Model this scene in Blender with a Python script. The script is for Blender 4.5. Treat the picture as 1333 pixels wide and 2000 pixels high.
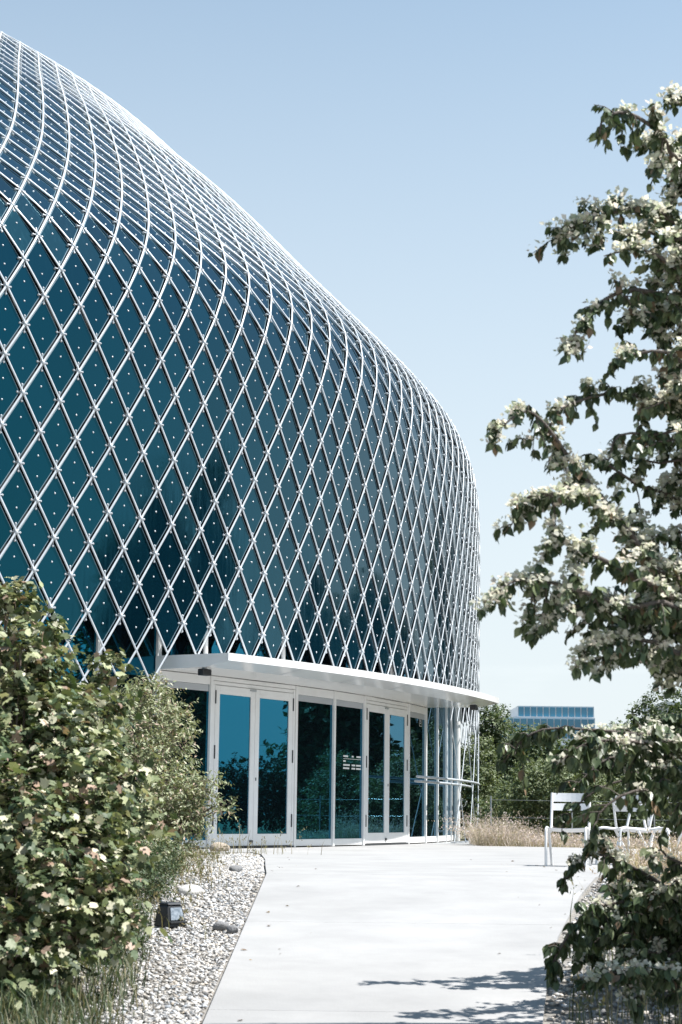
import bpy, bmesh, math, random
import numpy as np
from mathutils import Matrix, Vector
random.seed(7); rng = np.random.default_rng(7)
scene = bpy.context.scene
for o in list(bpy.data.objects): bpy.data.objects.remove(o)
col = scene.collection

# ------------------------------------------------------------------ camera
PITCH, ROLL, CAMZ = 0.16667, 0.01218, 0.59
cam_d = bpy.data.cameras.new('camera'); cam = bpy.data.objects.new('camera', cam_d); col.objects.link(cam)
fwd = Vector((0, math.cos(PITCH), math.sin(PITCH))); up0 = Vector((0, -math.sin(PITCH), math.cos(PITCH))); r0 = Vector((1, 0, 0))
rt = r0*math.cos(ROLL) + up0*math.sin(ROLL); up = up0*math.cos(ROLL) - r0*math.sin(ROLL)
cam.matrix_world = Matrix(((rt.x, up.x, -fwd.x, 0), (rt.y, up.y, -fwd.y, 0), (rt.z, up.z, -fwd.z, CAMZ), (0, 0, 0, 1)))
cam_d.sensor_fit = 'VERTICAL'; cam_d.sensor_height = 36; cam_d.lens = 63
cam_d.clip_start = 0.1; cam_d.clip_end = 3000
cam_d.dof.use_dof = True; cam_d.dof.focus_distance = 31; cam_d.dof.aperture_fstop = 6.3
scene.camera = cam

# ------------------------------------------------------------------ sky, sun, exposure
SUN_EL, SUN_AZ = math.radians(59), math.radians(88)      # azimuth clockwise from +Y
world = bpy.data.worlds.new('World'); scene.world = world; world.use_nodes = True
nt = world.node_tree; bg = nt.nodes['Background']
sky = nt.nodes.new('ShaderNodeTexSky'); sky.sky_type = 'NISHITA'; sky.sun_disc = False
sky.sun_elevation = SUN_EL; sky.sun_rotation = SUN_AZ; sky.air_density = 1.0; sky.dust_density = .6; sky.ozone_density = 1.2
# thin low clouds over the horizon
tc = nt.nodes.new('ShaderNodeTexCoord'); mp = nt.nodes.new('ShaderNodeMapping'); mp.inputs['Scale'].default_value = (2.2, 2.2, 13)
nz = nt.nodes.new('ShaderNodeTexNoise'); nz.inputs['Scale'].default_value = 2.6; nz.inputs['Detail'].default_value = 7; nz.inputs['Roughness'].default_value = .6
nt.links.new(tc.outputs['Generated'], mp.inputs['Vector']); nt.links.new(mp.outputs['Vector'], nz.inputs['Vector'])
cr = nt.nodes.new('ShaderNodeMapRange'); cr.inputs['From Min'].default_value = .52; cr.inputs['From Max'].default_value = .75
cr.inputs['To Max'].default_value = .55; nt.links.new(nz.outputs['Fac'], cr.inputs['Value'])
sp = nt.nodes.new('ShaderNodeSeparateXYZ'); nt.links.new(tc.outputs['Generated'], sp.inputs[0])
el = nt.nodes.new('ShaderNodeMapRange'); el.inputs['From Min'].default_value = .05; el.inputs['From Max'].default_value = .2
el.inputs['To Min'].default_value = 1; el.inputs['To Max'].default_value = 0; nt.links.new(sp.outputs['Z'], el.inputs['Value'])
mu = nt.nodes.new('ShaderNodeMath'); mu.operation = 'MULTIPLY'; nt.links.new(cr.outputs[0], mu.inputs[0]); nt.links.new(el.outputs[0], mu.inputs[1])
mx = nt.nodes.new('ShaderNodeMix'); mx.data_type = 'RGBA'; mx.inputs[7].default_value = (6.6, 5.9, 6.3, 1)
hz = nt.nodes.new('ShaderNodeMapRange'); hz.interpolation_type = 'SMOOTHSTEP'; hz.inputs['From Min'].default_value = -.05; hz.inputs['From Max'].default_value = .72
hz.inputs['To Min'].default_value = .98; hz.inputs['To Max'].default_value = 0; nt.links.new(sp.outputs['Z'], hz.inputs['Value'])
hm = nt.nodes.new('ShaderNodeMix'); hm.data_type = 'RGBA'; hm.inputs[7].default_value = (5.6, 5.0, 5.5, 1)       # pale summer haze veiling the sky all round
nt.links.new(hz.outputs[0], hm.inputs[0]); nt.links.new(sky.outputs[0], hm.inputs[6])
nt.links.new(mu.outputs[0], mx.inputs[0]); nt.links.new(hm.outputs[2], mx.inputs[6]); tv = nt.nodes.new('ShaderNodeVectorMath'); tv.operation = 'MULTIPLY'; tv.inputs[1].default_value = (.83, 1.0, .95)
nt.links.new(mx.outputs[2], tv.inputs[0]); nt.links.new(tv.outputs[0], bg.inputs['Color'])
bg.inputs['Strength'].default_value = 0.095
sun_d = bpy.data.lights.new('sun', 'SUN'); sun_d.energy = 5.0; sun_d.angle = math.radians(.53); sun_d.color = (1, .97, .935)
sun = bpy.data.objects.new('sun', sun_d); col.objects.link(sun)
SUNV = Vector((math.sin(SUN_AZ)*math.cos(SUN_EL), math.cos(SUN_AZ)*math.cos(SUN_EL), math.sin(SUN_EL)))
sun.rotation_euler = SUNV.to_track_quat('Z', 'Y').to_euler(); sun.location = (20, 10, 40)
scene.view_settings.view_transform = 'Standard'; scene.view_settings.look = 'None'
scene.view_settings.exposure = 0.95; scene.view_settings.gamma = 1; scene.view_settings.use_curve_mapping = False

# ------------------------------------------------------------------ helpers
def tag(o, label=None, cat=None, group=None, kind=None):
    if label: o['label'] = label
    if cat: o['category'] = cat
    if group: o['group'] = group
    if kind: o['kind'] = kind
    return o
def empty(name, loc=(0, 0, 0), rz=0):
    o = bpy.data.objects.new(name, None); col.objects.link(o); o.location = loc; o.rotation_euler = (0, 0, rz); o.empty_display_size = .2; return o
def link(name, me, parent=None, mats=None):
    o = bpy.data.objects.new(name, me); col.objects.link(o)
    if mats:
        for m in (mats if isinstance(mats, (list, tuple)) else [mats]): me.materials.append(m)
    if parent: o.parent = parent
    return o
def np_mesh(name, V, F, cols=None, smooth=False, mi=None):
    V = np.asarray(V, np.float32); F = np.asarray(F, np.int32); me = bpy.data.meshes.new(name)
    m, k = F.shape
    me.vertices.add(len(V)); me.vertices.foreach_set('co', V.ravel())
    me.loops.add(m*k); me.loops.foreach_set('vertex_index', F.ravel())
    me.polygons.add(m); me.polygons.foreach_set('loop_start', np.arange(0, m*k, k, dtype=np.int32))
    if mi is not None: me.polygons.foreach_set('material_index', np.asarray(mi, np.int32))
    if smooth: me.polygons.foreach_set('use_smooth', np.ones(m, bool))
    if cols is not None:
        a = me.attributes.new('Col', 'FLOAT_COLOR', 'POINT')
        c = np.ones((len(V), 4), np.float32); c[:, :3] = cols; a.data.foreach_set('color', c.ravel())
    me.update(calc_edges=True); me.validate(); return me
class MB:
    """collects shapes into one mesh"""
    def __init__(s): s.v = []; s.f = []; s.sm = []
    def add(s, vs, fs, smooth=False):
        b = len(s.v); s.v += [tuple(p) for p in vs]; s.f += [tuple(b+i for i in f) for f in fs]; s.sm += [smooth]*len(fs); return s
    def box(s, c, d, R=None):
        vs = [Vector((sx*d[0]/2, sy*d[1]/2, sz*d[2]/2)) for sx in (-1, 1) for sy in (-1, 1) for sz in (-1, 1)]
        if R is not None: vs = [R @ p for p in vs]
        vs = [p + Vector(c) for p in vs]
        return s.add(vs, [(0, 1, 3, 2), (4, 6, 7, 5), (0, 4, 5, 1), (2, 3, 7, 6), (0, 2, 6, 4), (1, 5, 7, 3)])
    def hexa(s, p):   # 8 points: bottom ring 4, top ring 4
        return s.add(p, [(3, 2, 1, 0), (4, 5, 6, 7), (0, 1, 5, 4), (1, 2, 6, 5), (2, 3, 7, 6), (3, 0, 4, 7)])
    def tube(s, pts, r, n=8, cap=True):
        pts = [Vector(p) for p in pts]; rs = r if isinstance(r, (list, tuple)) else [r]*len(pts)
        ref = Vector((0, 0, 1)); vs = []; prev = None
        for i, p in enumerate(pts):
            t = (pts[min(i+1, len(pts)-1)] - pts[max(i-1, 0)]).normalized()
            if prev is None: u = t.cross(ref if abs(t.z) < .95 else Vector((1, 0, 0))).normalized()
            else: u = (prev - t*prev.dot(t)).normalized()
            prev = u; w = t.cross(u)
            for k in range(n):
                a = 2*math.pi*k/n; vs.append(p + (u*math.cos(a) + w*math.sin(a))*rs[i])
        fs = []
        for i in range(len(pts)-1):
            for k in range(n): fs.append((i*n+k, i*n+(k+1) % n, (i+1)*n+(k+1) % n, (i+1)*n+k))
        s.add(vs, fs, True)
        if cap: s.add([vs[k] for k in range(n)][::-1], [tuple(range(n))]); s.add(vs[-n:], [tuple(range(n))])
        return s
    def mesh(s, name):
        me = bpy.data.meshes.new(name); me.from_pydata([tuple(p) for p in s.v], [], s.f)
        me.polygons.foreach_set('use_smooth', np.array(s.sm, bool)); me.update(); return me
    def build(s, name, mat, parent=None, bevel=0):
        o = link(name, s.mesh(name), parent, mat)
        if bevel:
            b = o.modifiers.new('bevel', 'BEVEL'); b.width = bevel; b.segments = 2; b.limit_method = 'ANGLE'
        return o
def gz(Y): return -.06*max(0., 18.-max(Y, -6.))

# ------------------------------------------------------------------ materials
def new_mat(name):
    m = bpy.data.materials.new(name); m.use_nodes = True; return m, m.node_tree, m.node_tree.nodes['Principled BSDF']
def mat(name, c, rough=.5, metal=0., c2=None, scale=6., bump=0., bscale=None, spec=None, ior=None, detail=6, coord='Object'):
    m, t, b = new_mat(name)
    b.inputs['Roughness'].default_value = rough; b.inputs['Metallic'].default_value = metal
    if spec is not None: b.inputs['Specular IOR Level'].default_value = spec
    if ior: b.inputs['IOR'].default_value = ior
    b.inputs['Base Color'].default_value = (*c, 1)
    tcn = t.nodes.new('ShaderNodeTexCoord')
    if c2:
        n = t.nodes.new('ShaderNodeTexNoise'); n.inputs['Scale'].default_value = scale; n.inputs['Detail'].default_value = detail; n.inputs['Roughness'].default_value = .62
        t.links.new(tcn.outputs[coord], n.inputs['Vector'])
        r = t.nodes.new('ShaderNodeMapRange'); r.inputs['From Min'].default_value = .35; r.inputs['From Max'].default_value = .65
        x = t.nodes.new('ShaderNodeMix'); x.data_type = 'RGBA'; x.inputs[6].default_value = (*c, 1); x.inputs[7].default_value = (*c2, 1)
        t.links.new(n.outputs['Fac'], r.inputs['Value']); t.links.new(r.outputs[0], x.inputs[0]); t.links.new(x.outputs[2], b.inputs['Base Color'])
    if bump:
        n2 = t.nodes.new('ShaderNodeTexNoise'); n2.inputs['Scale'].default_value = bscale or scale*5; n2.inputs['Detail'].default_value = 5
        t.links.new(tcn.outputs[coord], n2.inputs['Vector'])
        bp = t.nodes.new('ShaderNodeBump'); bp.inputs['Strength'].default_value = bump; bp.inputs['Distance'].default_value = .02
        t.links.new(n2.outputs['Fac'], bp.inputs['Height']); t.links.new(bp.outputs[0], b.inputs['Normal'])
    return m
def leaf_mat(name, trans=.35, rough=.5, tcol=(1.25, 1.3, .7)):
    m, t, b = new_mat(name); b.inputs['Roughness'].default_value = rough; b.inputs['Specular IOR Level'].default_value = .35
    a = t.nodes.new('ShaderNodeAttribute'); a.attribute_name = 'Col'; t.links.new(a.outputs['Color'], b.inputs['Base Color'])
    tr = t.nodes.new('ShaderNodeBsdfTranslucent'); v = t.nodes.new('ShaderNodeVectorMath'); v.operation = 'MULTIPLY'; v.inputs[1].default_value = tcol
    t.links.new(a.outputs['Color'], v.inputs[0]); t.links.new(v.outputs[0], tr.inputs['Color'])
    ms = t.nodes.new('ShaderNodeMixShader'); ms.inputs[0].default_value = trans
    t.links.new(b.outputs[0], ms.inputs[1]); t.links.new(tr.outputs[0], ms.inputs[2]); t.links.new(ms.outputs[0], t.nodes['Material Output'].inputs['Surface'])
    return m
def col_mat(name, rough=.8):
    m, t, b = new_mat(name); b.inputs['Roughness'].default_value = rough
    a = t.nodes.new('ShaderNodeAttribute'); a.attribute_name = 'Col'; t.links.new(a.outputs['Color'], b.inputs['Base Color']); return m
M = {}
M['steel'] = mat('satin_white_steel', (.54, .57, .60), .42, .2, (.43, .46, .49), 3., .05, 40)
M['white'] = mat('white_coated_metal', (.78, .78, .77), .38, 0, (.72, .72, .71), 2.)
M['canopy'] = mat('canopy_sheet', (.72, .72, .71), .16, 0, (.75, .75, .745), 1.2)
M['skin'] = mat('dark_inner_skin', (.008, .012, .015), .7)
M['edge'] = mat('panel_edge_glass', (.15, .22, .26), .15, 0, spec=.6)
M['led'] = mat('led_lens', (.5, .53, .56), .2, 0)
M['clip'] = mat('clip_steel', (.5, .52, .54), .28, .9)
M['black'] = mat('black_plastic', (.012, .013, .015), .45, 0, (.02, .022, .024), 30)
M['rubber'] = mat('dark_gasket', (.02, .022, .025), .6)
M['concrete'] = mat('pale_concrete', (.345, .342, .336), .85, 0, (.30, .298, .294), 1.3, .12, 55)
t_ = M['concrete'].node_tree; b_ = t_.nodes['Principled BSDF']; src = b_.inputs['Base Color'].links[0].from_socket
n_ = t_.nodes.new('ShaderNodeTexNoise'); n_.inputs['Scale'].default_value = .55; n_.inputs['Detail'].default_value = 9; n_.inputs['Roughness'].default_value = .7
t_.links.new(t_.nodes['Texture Coordinate'].outputs['Object'], n_.inputs['Vector']); r_ = t_.nodes.new('ShaderNodeMapRange'); r_.inputs['From Min'].default_value = .3; r_.inputs['From Max'].default_value = .7; r_.inputs['To Min'].default_value = .84; r_.inputs['To Max'].default_value = 1.06
t_.links.new(n_.outputs['Fac'], r_.inputs['Value']); v_ = t_.nodes.new('ShaderNodeVectorMath'); v_.operation = 'SCALE'; t_.links.new(src, v_.inputs[0]); t_.links.new(r_.outputs[0], v_.inputs['Scale']); t_.links.new(v_.outputs[0], b_.inputs['Base Color'])
M['soil'] = mat('gravel_soil', (.30, .285, .26), .95, 0, (.17, .155, .135), 7., .8, 60)
M['meadow'] = mat('dry_meadow', (.19, .155, .10), .95, 0, (.10, .11, .05), .9, .6, 20)
M['bark'] = mat('grey_brown_bark', (.075, .06, .05), .85, 0, (.13, .11, .095), 22, .6, 90)
M['twig'] = mat('thin_twig_bark', (.10, .075, .06), .8, 0, (.16, .12, .09), 30)
M['leaf'] = leaf_mat('leaf_surface', .16)
M['tleaf'] = leaf_mat('glossy_tree_leaf', .13, .38)
M['dleaf'] = leaf_mat('far_leaf_surface', .22, .6)
M['blade'] = leaf_mat('grass_blade', .25, .6)
M['bract'] = leaf_mat('pale_bract', .5, .6, (1, 1, .95))
M['pebble'] = col_mat('pebble_stone', .85)
M['rock'] = mat('tan_boulder', (.40, .34, .27), .9, 0, (.30, .25, .20), 14, .6, 50)
M['greystone'] = mat('grey_field_stone', (.22, .22, .22), .9, 0, (.14, .14, .145), 20, .5, 60)
M['chair'] = mat('white_chair_paint', (.78, .78, .78), .35, 0, (.74, .74, .74), 5)
M['lens'] = mat('lamp_glass', (.12, .15, .18), .08, 0, (.3, .34, .38), 40)
M['office_glass'] = mat('blue_office_glass', (.015, .17, .29), .08, 0, (.02, .22, .36), .4, spec=.8)
M['office_frame'] = mat('office_mullion', (.62, .66, .7), .5)
M['office_pale'] = mat('pale_cladding', (.42, .44, .46), .6, 0, (.38, .40, .42), .3)
M['darkmetal'] = mat('dark_metal', (.05, .055, .06), .5, .3)
def panel_mat():
    m, t, b = new_mat('solar_panel_glass')
    oi = t.nodes.new('ShaderNodeTexCoord'); n = t.nodes.new('ShaderNodeTexNoise'); n.inputs['Scale'].default_value = .55; n.inputs['Detail'].default_value = 2
    ge = t.nodes.new('ShaderNodeNewGeometry'); t.links.new(ge.outputs['Position'], n.inputs['Vector'])
    # fine vertical streaks of dust
    mp = t.nodes.new('ShaderNodeMapping'); mp.inputs['Scale'].default_value = (9, 9, .8); t.links.new(ge.outputs['Position'], mp.inputs['Vector'])
    n2 = t.nodes.new('ShaderNodeTexNoise'); n2.inputs['Scale'].default_value = 2.2; n2.inputs['Detail'].default_value = 6; t.links.new(mp.outputs[0], n2.inputs['Vector'])
    x = t.nodes.new('ShaderNodeMix'); x.data_type = 'RGBA'; x.inputs[6].default_value = (.0008, .008, .0145, 1); x.inputs[7].default_value = (.0016, .0145, .025, 1)
    oi2 = t.nodes.new('ShaderNodeObjectInfo'); ad = t.nodes.new('ShaderNodeMath'); ad.operation = 'ADD'; fr_ = t.nodes.new('ShaderNodeMath'); fr_.operation = 'FRACT'     # every pane its own shade
    t.links.new(oi2.outputs['Random'], ad.inputs[0]); t.links.new(ge.outputs['Random Per Island'], ad.inputs[1]); t.links.new(ad.outputs[0], fr_.inputs[0])
    t.links.new(fr_.outputs[0], x.inputs[0]); t.links.new(x.outputs[2], b.inputs['Base Color'])
    r = t.nodes.new('ShaderNodeMapRange'); r.inputs['From Min'].default_value = .4; r.inputs['From Max'].default_value = .75; r.inputs['To Min'].default_value = .03; r.inputs['To Max'].default_value = .17
    t.links.new(n2.outputs['Fac'], r.inputs['Value']); t.links.new(r.outputs[0], b.inputs['Roughness'])
    b.inputs['IOR'].default_value = 1.8; b.inputs['Specular Tint'].default_value = (.04, .62, .85, 1)
    return m
M['panel'] = panel_mat()
def glass_mat():
    m, t, b = new_mat('dark_reflective_glazing')
    b.inputs['Base Color'].default_value = (.004, .008, .010, 1); b.inputs['Roughness'].default_value = .012
    b.inputs['IOR'].default_value = 3.2; b.inputs['Specular Tint'].default_value = (.03, .55, .9, 1)
    ge = t.nodes.new('ShaderNodeNewGeometry'); n = t.nodes.new('ShaderNodeTexNoise'); n.inputs['Scale'].default_value = .9; n.inputs['Detail'].default_value = 1
    t.links.new(ge.outputs['Position'], n.inputs['Vector']); bp = t.nodes.new('ShaderNodeBump'); bp.inputs['Strength'].default_value = .03; bp.inputs['Distance'].default_value = .02
    t.links.new(n.outputs['Fac'], bp.inputs['Height']); t.links.new(bp.outputs[0], b.inputs['Normal'])
    return m
M['glass'] = glass_mat()
# ------------------------------------------------------------------ ground
g = []
ys = [-200, -6, 18, 60, 200, 900]
for y in ys: g += [(-500, y, gz(y)-.05), (500, y, gz(y)-.05)]
me = np_mesh('ground', g, [(2*i, 2*i+1, 2*i+3, 2*i+2) for i in range(len(ys)-1)])
tag(link('ground', me, None, M['meadow']), kind='structure')

# ---- building surface (ring plan with curved section)
R0 = 32.; CX, CY, TH0 = -.867808*R0, 1.492864*R0, .837574
N_RING = 294; DTH = 2*math.pi/N_RING
_r = [0.9995,0.9998,1.0,1.0001,1.0002,1.0004,1.0005,1.0006,1.0007,1.0006,1.0004,0.9996,0.9974,0.993,0.9862,0.9775,0.9676,0.9573,0.9471,0.9367,0.9263,0.9156,0.9047,0.8937,0.8827,0.8717,0.861,0.8505,0.8405,0.8308,0.8217,0.813,0.8046,0.7964,0.7882,0.78,0.7717]
_z = [0.0608,0.0758,0.0915,0.1076,0.1237,0.1396,0.1556,0.1718,0.1882,0.2045,0.2208,0.2368,0.2526,0.2678,0.2816,0.2939,0.305,0.3155,0.3259,0.3361,0.3462,0.3562,0.3662,0.3761,0.3861,0.396,0.406,0.416,0.4259,0.4357,0.4453,0.4544,0.463,0.4707,0.4773,0.4828,0.4871]
LB, LT = -14.12, 38
_L = [LB] + list(range(-9, 28)); _r = [1.0] + _r; _z = [-CAMZ/R0] + _z
dr, dz = -.0083, .0040
for k in range(28, LT+1):
    _L.append(k); _r.append(_r[-1]+dr); _z.append(_z[-1]+dz); dz -= .0006
_L = np.array(_L, float); _r = np.array(_r); _z = np.array(_z) + .0067*np.exp(-((np.array(_L)-16.9)/3.4)**2)
def rho(t):
    t = np.clip(t, -.6, .68); return 1 - .013*t**2 - .15485*t**3 + .1619*t**4
def S0(L, t):
    L = np.asarray(L, float); t = np.asarray(t, float)
    R = (rho(t) - 1 + np.interp(L, _L, _r) - .0027*np.exp(-((t-.404)/.094)**2)*np.clip((L+2)/8, 0, 1))*R0; th = TH0 + t
    return np.stack([CX + R*np.sin(th), CY - R*np.cos(th), np.interp(L, _L, _z)*R0 + CAMZ], -1)
def frame(L, t):
    a = S0(L, np.asarray(t)+2e-3) - S0(L, np.asarray(t)-2e-3); b = S0(np.asarray(L)+.5, t) - S0(np.asarray(L)-.5, t)
    a /= np.linalg.norm(a, axis=-1, keepdims=True); b /= np.linalg.norm(b, axis=-1, keepdims=True)
    n = np.cross(a, b); n /= np.linalg.norm(n, axis=-1, keepdims=True); return a, b, n
def S(L, t, off=0.): return S0(L, t) + frame(L, t)[2]*off
def plan(t, off, z=0.):
    p = S0(-7., t); e = 1e-3; a = S0(-7., t+e) - S0(-7., t-e); n = np.array([a[1], -a[0]]); n /= np.linalg.norm(n)
    return Vector((p[0]+n[0]*off, p[1]+n[1]*off, z))
def project(P):
    P = np.asarray(P, float); d = P - np.array([0, 0, CAMZ]); x = d @ np.array(rt); y = d @ np.array(up); z = d @ np.array(fwd)
    return 666.5 + 3500*x/z, 1000 - 3500*y/z, z

# ---- pavement: sloping path of concrete slabs and the flat plaza in front of the doors
wall_pts = [plan(t, -.52) for t in np.linspace(-.12, .75, 40)]
apron_pts = [plan(t, 1.15) for t in np.linspace(-.12, .045, 8)]
def slab(poly, zf, name, parent, depth=.12):
    bm = bmesh.new(); f = bm.faces.new([bm.verts.new((x, y, zf(y))) for x, y in poly])
    if f.normal.z < 0: f.normal_flip()
    f.normal_update()
    e = bmesh.ops.extrude_face_region(bm, geom=[f]); 
    for v in [v for v in e['geom'] if isinstance(v, bmesh.types.BMVert)]: v.co.z -= depth
    bmesh.ops.recalc_face_normals(bm, faces=bm.faces); bmesh.ops.triangulate(bm, faces=bm.faces)
    me = bpy.data.meshes.new(name); bm.to_mesh(me); bm.free(); return link(name, me, parent, M['concrete'])
pav = empty('pavement'); tag(pav, kind='structure')
def xr(y): return np.interp(y, [-6, 8, 9.8, 11.6, 13.4, 16.2, 18], [.95, 1.0, 1.1, 1.34, 1.62, 2.15, 2.55])
jy = [-6, 1.9, 6.0, 10.1, 14.1, 18.0]
for a, b in zip(jy[:-1], jy[1:]):
    ysr = [a+.002] + [y for y in (8, 9.8, 11.6, 13.4, 16.2) if a < y < b] + [b-.002]
    slab([(-.69, ysr[0])] + [(float(xr(y)), y) for y in ysr] + [(-.69, ysr[-1])], gz, 'slab', pav)
plz = [(-.69, 18.004), (2.55, 18.004), (3.1, 20.4), (4.4, 20.9), (14, 21.2), (14, 30.4), (6.4, 33.8), (4.34, 35.0), (2.76, 35.5)]
wp = [(p.x, p.y) for p in wall_pts]
far = [(x, y) for x, y in wp if x < 2.7][::-1]
ap = [(p.x, p.y) for p in apron_pts]
plz += [(3.2, 39.5)] + [q for q in far] + ap + [(-1.3, 27.57), (-1.09, 26.3), (-.92, 23.44), (-.81, 20.73)]
slab(plz, lambda y: 0., 'slab', pav)
# ---- gravel beds
def sheet(name, poly, dz, m):
    bm = bmesh.new(); vs = []
    for x, y in poly: vs.append(bm.verts.new((x, y, gz(y)+dz)))
    f = bm.faces.new(vs); f.normal_update()
    if f.normal.z < 0: f.normal_flip()
    bmesh.ops.triangulate(bm, faces=bm.faces); me = bpy.data.meshes.new(name); bm.to_mesh(me); bm.free(); o = link(name, me, None, m); tag(o, kind='structure'); return o
sheet('gravel_bed', [(-12, -6), (-.66, -6), (-.66, 18), (-12, 18)], -.028, M['soil'])
sheet('gravel_bed', [(-12, 18), (-.66, 18), (-.78, 20.73), (-.89, 23.44), (-1.06, 26.3), (-1.3, 27.65), (-6, 27.2), (-12, 22)], -.028, M['soil'])
sheet('gravel_bed', [(.9, -6), (12, -6), (12, 18), (2.5, 18), (2.1, 16.2), (1.57, 13.4), (1.3, 11.6), (1.05, 9.8), (.95, 8)], -.028, M['soil'])
sheet('gravel_bed', [(2.5, 18), (12, 18), (12, 21.3), (4.4, 21), (3.05, 20.45)], -.028, M['soil'])
# ---- pebbles
ico = bmesh.new(); bmesh.ops.create_icosphere(ico, subdivisions=1, radius=1); ico.verts.ensure_lookup_table()
IV = np.array([v.co[:] for v in ico.verts]); IF = np.array([[v.index for v in f.verts] for f in ico.faces]); ico.free()
def rand_rot(n, tilt=math.pi):
    q = rng.normal(size=(n, 4)); q /= np.linalg.norm(q, axis=1, keepdims=True); w, x, y, z = q.T
    return np.stack([np.stack([1-2*(y*y+z*z), 2*(x*y-z*w), 2*(x*z+y*w)], -1), np.stack([2*(x*y+z*w), 1-2*(x*x+z*z), 2*(y*z-x*w)], -1), np.stack([2*(x*z-y*w), 2*(y*z+x*w), 1-2*(x*x+y*y)], -1)], 1)
def scatter(tv, tf, mats, locs, cols=None, jitter=0):
    n = len(locs); V = np.einsum('nij,kj->nki', mats, tv) + locs[:, None, :]
    if jitter: V += rng.normal(size=V.shape)*jitter
    F = (tf[None] + (np.arange(n)*len(tv))[:, None, None]).reshape(-1, tf.shape[1])
    C = None if cols is None else np.repeat(cols, len(tv), 0)
    return V.reshape(-1, 3), F, C
def pebbles(name, n, fx, ymin, ymax, smin, smax, label):
    Y = ymin + (ymax-ymin)*rng.random(n)**1.25; X = fx(Y, rng.random(n)); s = smin*(smax/smin)**(rng.random(n)**1.6)*(1+.02*(Y-10))
    rz = rng.random(n)*6.283; c, sn = np.cos(rz), np.sin(rz); Z0 = np.zeros(n)
    mt = np.stack([np.stack([c*s*1.25, -sn*s*.9, Z0], -1), np.stack([sn*s*1.25, c*s*.9, Z0], -1), np.stack([Z0, Z0, s*.62], -1)], 1)
    tl = rand_rot(n)*.22 + np.eye(3)*.9; mt = np.einsum('nij,njk->nik', tl, mt)
    L = np.stack([X, Y, np.array([gz(y) for y in Y]) - .026 + s*.28*rng.random(n) + .004], -1)
    b = .25 + .36*rng.random(n)**.8; dk = rng.random(n) < .22; b[dk] *= .35 + .3*rng.random(dk.sum())
    hue = rng.normal(size=(n, 1))*.05; C = np.clip(b[:, None]*(np.array([1, .965, .92]) + hue*np.array([1, .1, -1])), .03, .75)
    V, F, C = scatter(IV, IF, mt, L, C); V += (rng.normal(size=V.shape)*.0026)
    o = link(name, np_mesh(name, V, F, C), None, M['pebble']); tag(o, label, 'gravel', kind='stuff')
def leftx(Y, u): 
    e = np.interp(Y, [0, 18, 20.73, 23.44, 26.3, 27.5], [-.70, -.70, -.82, -.93, -1.1, -1.3]); w = np.interp(Y, [8, 14, 28], [1.9, 2.0, 2.4]); return e - .02 - w*u**1.15
pebbles('gravel', 46000, leftx, 8.2, 27.3, .006, .020, 'pale loose gravel between the shrubs and the concrete path')
pebbles('gravel', 9000, lambda Y, u: xr(np.minimum(Y, 18)) + .03 + 2.6*u, 8.2, 18, .008, .026, 'shaded gravel under the flowering tree right of the path')

# ------------------------------------------------------------------ pavilion
pavilion = empty('pavilion', plan(.15, -.5)); tag(pavilion, 'domed glass pavilion wrapped in white diamond lattice with dark blue panels', 'building')
PI_ = Matrix.Translation(-pavilion.location)
def child(o, parent=pavilion):
    """parent keeping the world placement"""
    o.parent = parent; o.matrix_parent_inverse = Matrix.Translation(-pavilion.location); return o
CAN_A, CAN_B = .0714, .4103
def nodes_in(Lmin, Lmax, Cmin, Cmax): return [(L, C) for L in range(Lmin, Lmax+1) for C in range(Cmin, Cmax+1) if (L+C) % 2 == 0]
C_MIN, C_MAX = -40, 104
# inner skin (closed all round)
tt = np.linspace(-math.pi+.3, math.pi+.3, 181); LL = np.concatenate([[-6.6], np.arange(-6, LT+1, 1.)])
Lg, Tg = np.meshgrid(LL, tt); V = S(Lg, Tg, -.26).reshape(-1, 3); nl = len(LL)
F = [(i*nl+j, (i+1)*nl+j, (i+1)*nl+j+1, i*nl+j+1) for i in range(len(tt)-1) for j in range(nl-1)]
child(link('inner_skin', np_mesh('inner_skin', V, F, smooth=True), None, M['skin']))
# roof disc closing the ring
topz = float(S0(LT, 0.)[2]) - .3
ring = [tuple(S(float(LT), t, -.26)) for t in tt[:-1]]
child(MB().add(ring + [(CX, CY, topz)], [(i, (i+1) % len(ring), len(ring)) for i in range(len(ring))]).build('roof', M['skin']))

# unit diamond panel: half diagonals 1 along x (width) and y (height), thin along z
def rounded_diamond(k):
    pts = []
    for cx, cy, ex, ey in ((1, 0, .10, .10), (0, 1, .10, .10), (-1, 0, .10, .10), (0, -1, .10, .10)):
        pass
    c = [(1, 0), (0, 1), (-1, 0), (0, -1)]
    for i in range(4):
        p = np.array(c[i]); a = np.array(c[i-1]); b = np.array(c[(i+1) % 4]); q = .11
        A = p + (a-p)*q; B = p + (b-p)*q
        for u in (0, .33, .67, 1): pts.append(tuple(((1-u)**2*A + 2*u*(1-u)*p + u*u*B)*k))
    return np.array(pts)
o1, o2, o3 = rounded_diamond(.885), rounded_diamond(.845), rounded_diamond(.885); npd = len(o1)
PV = np.concatenate([np.c_[o2, np.full(npd, 0.)], np.c_[o1, np.full(npd, 0.)], np.c_[o3, np.full(npd, -.03)]])
PFr = [(i, npd+i, npd+(i+1) % npd, (i+1) % npd) for i in range(npd)] + [(npd+i, 2*npd+i, 2*npd+(i+1) % npd, npd+(i+1) % npd) for i in range(npd)]
pm = bpy.data.meshes.new('panel'); pm.from_pydata(PV.tolist(), [], [tuple(range(npd))] + PFr); pm.materials.append(M['panel']); pm.materials.append(M['edge']); pm.materials.append(M['rubber'])
pm.polygons.foreach_set('material_index', [0] + [1]*npd + [2]*npd); pm.update()
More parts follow.
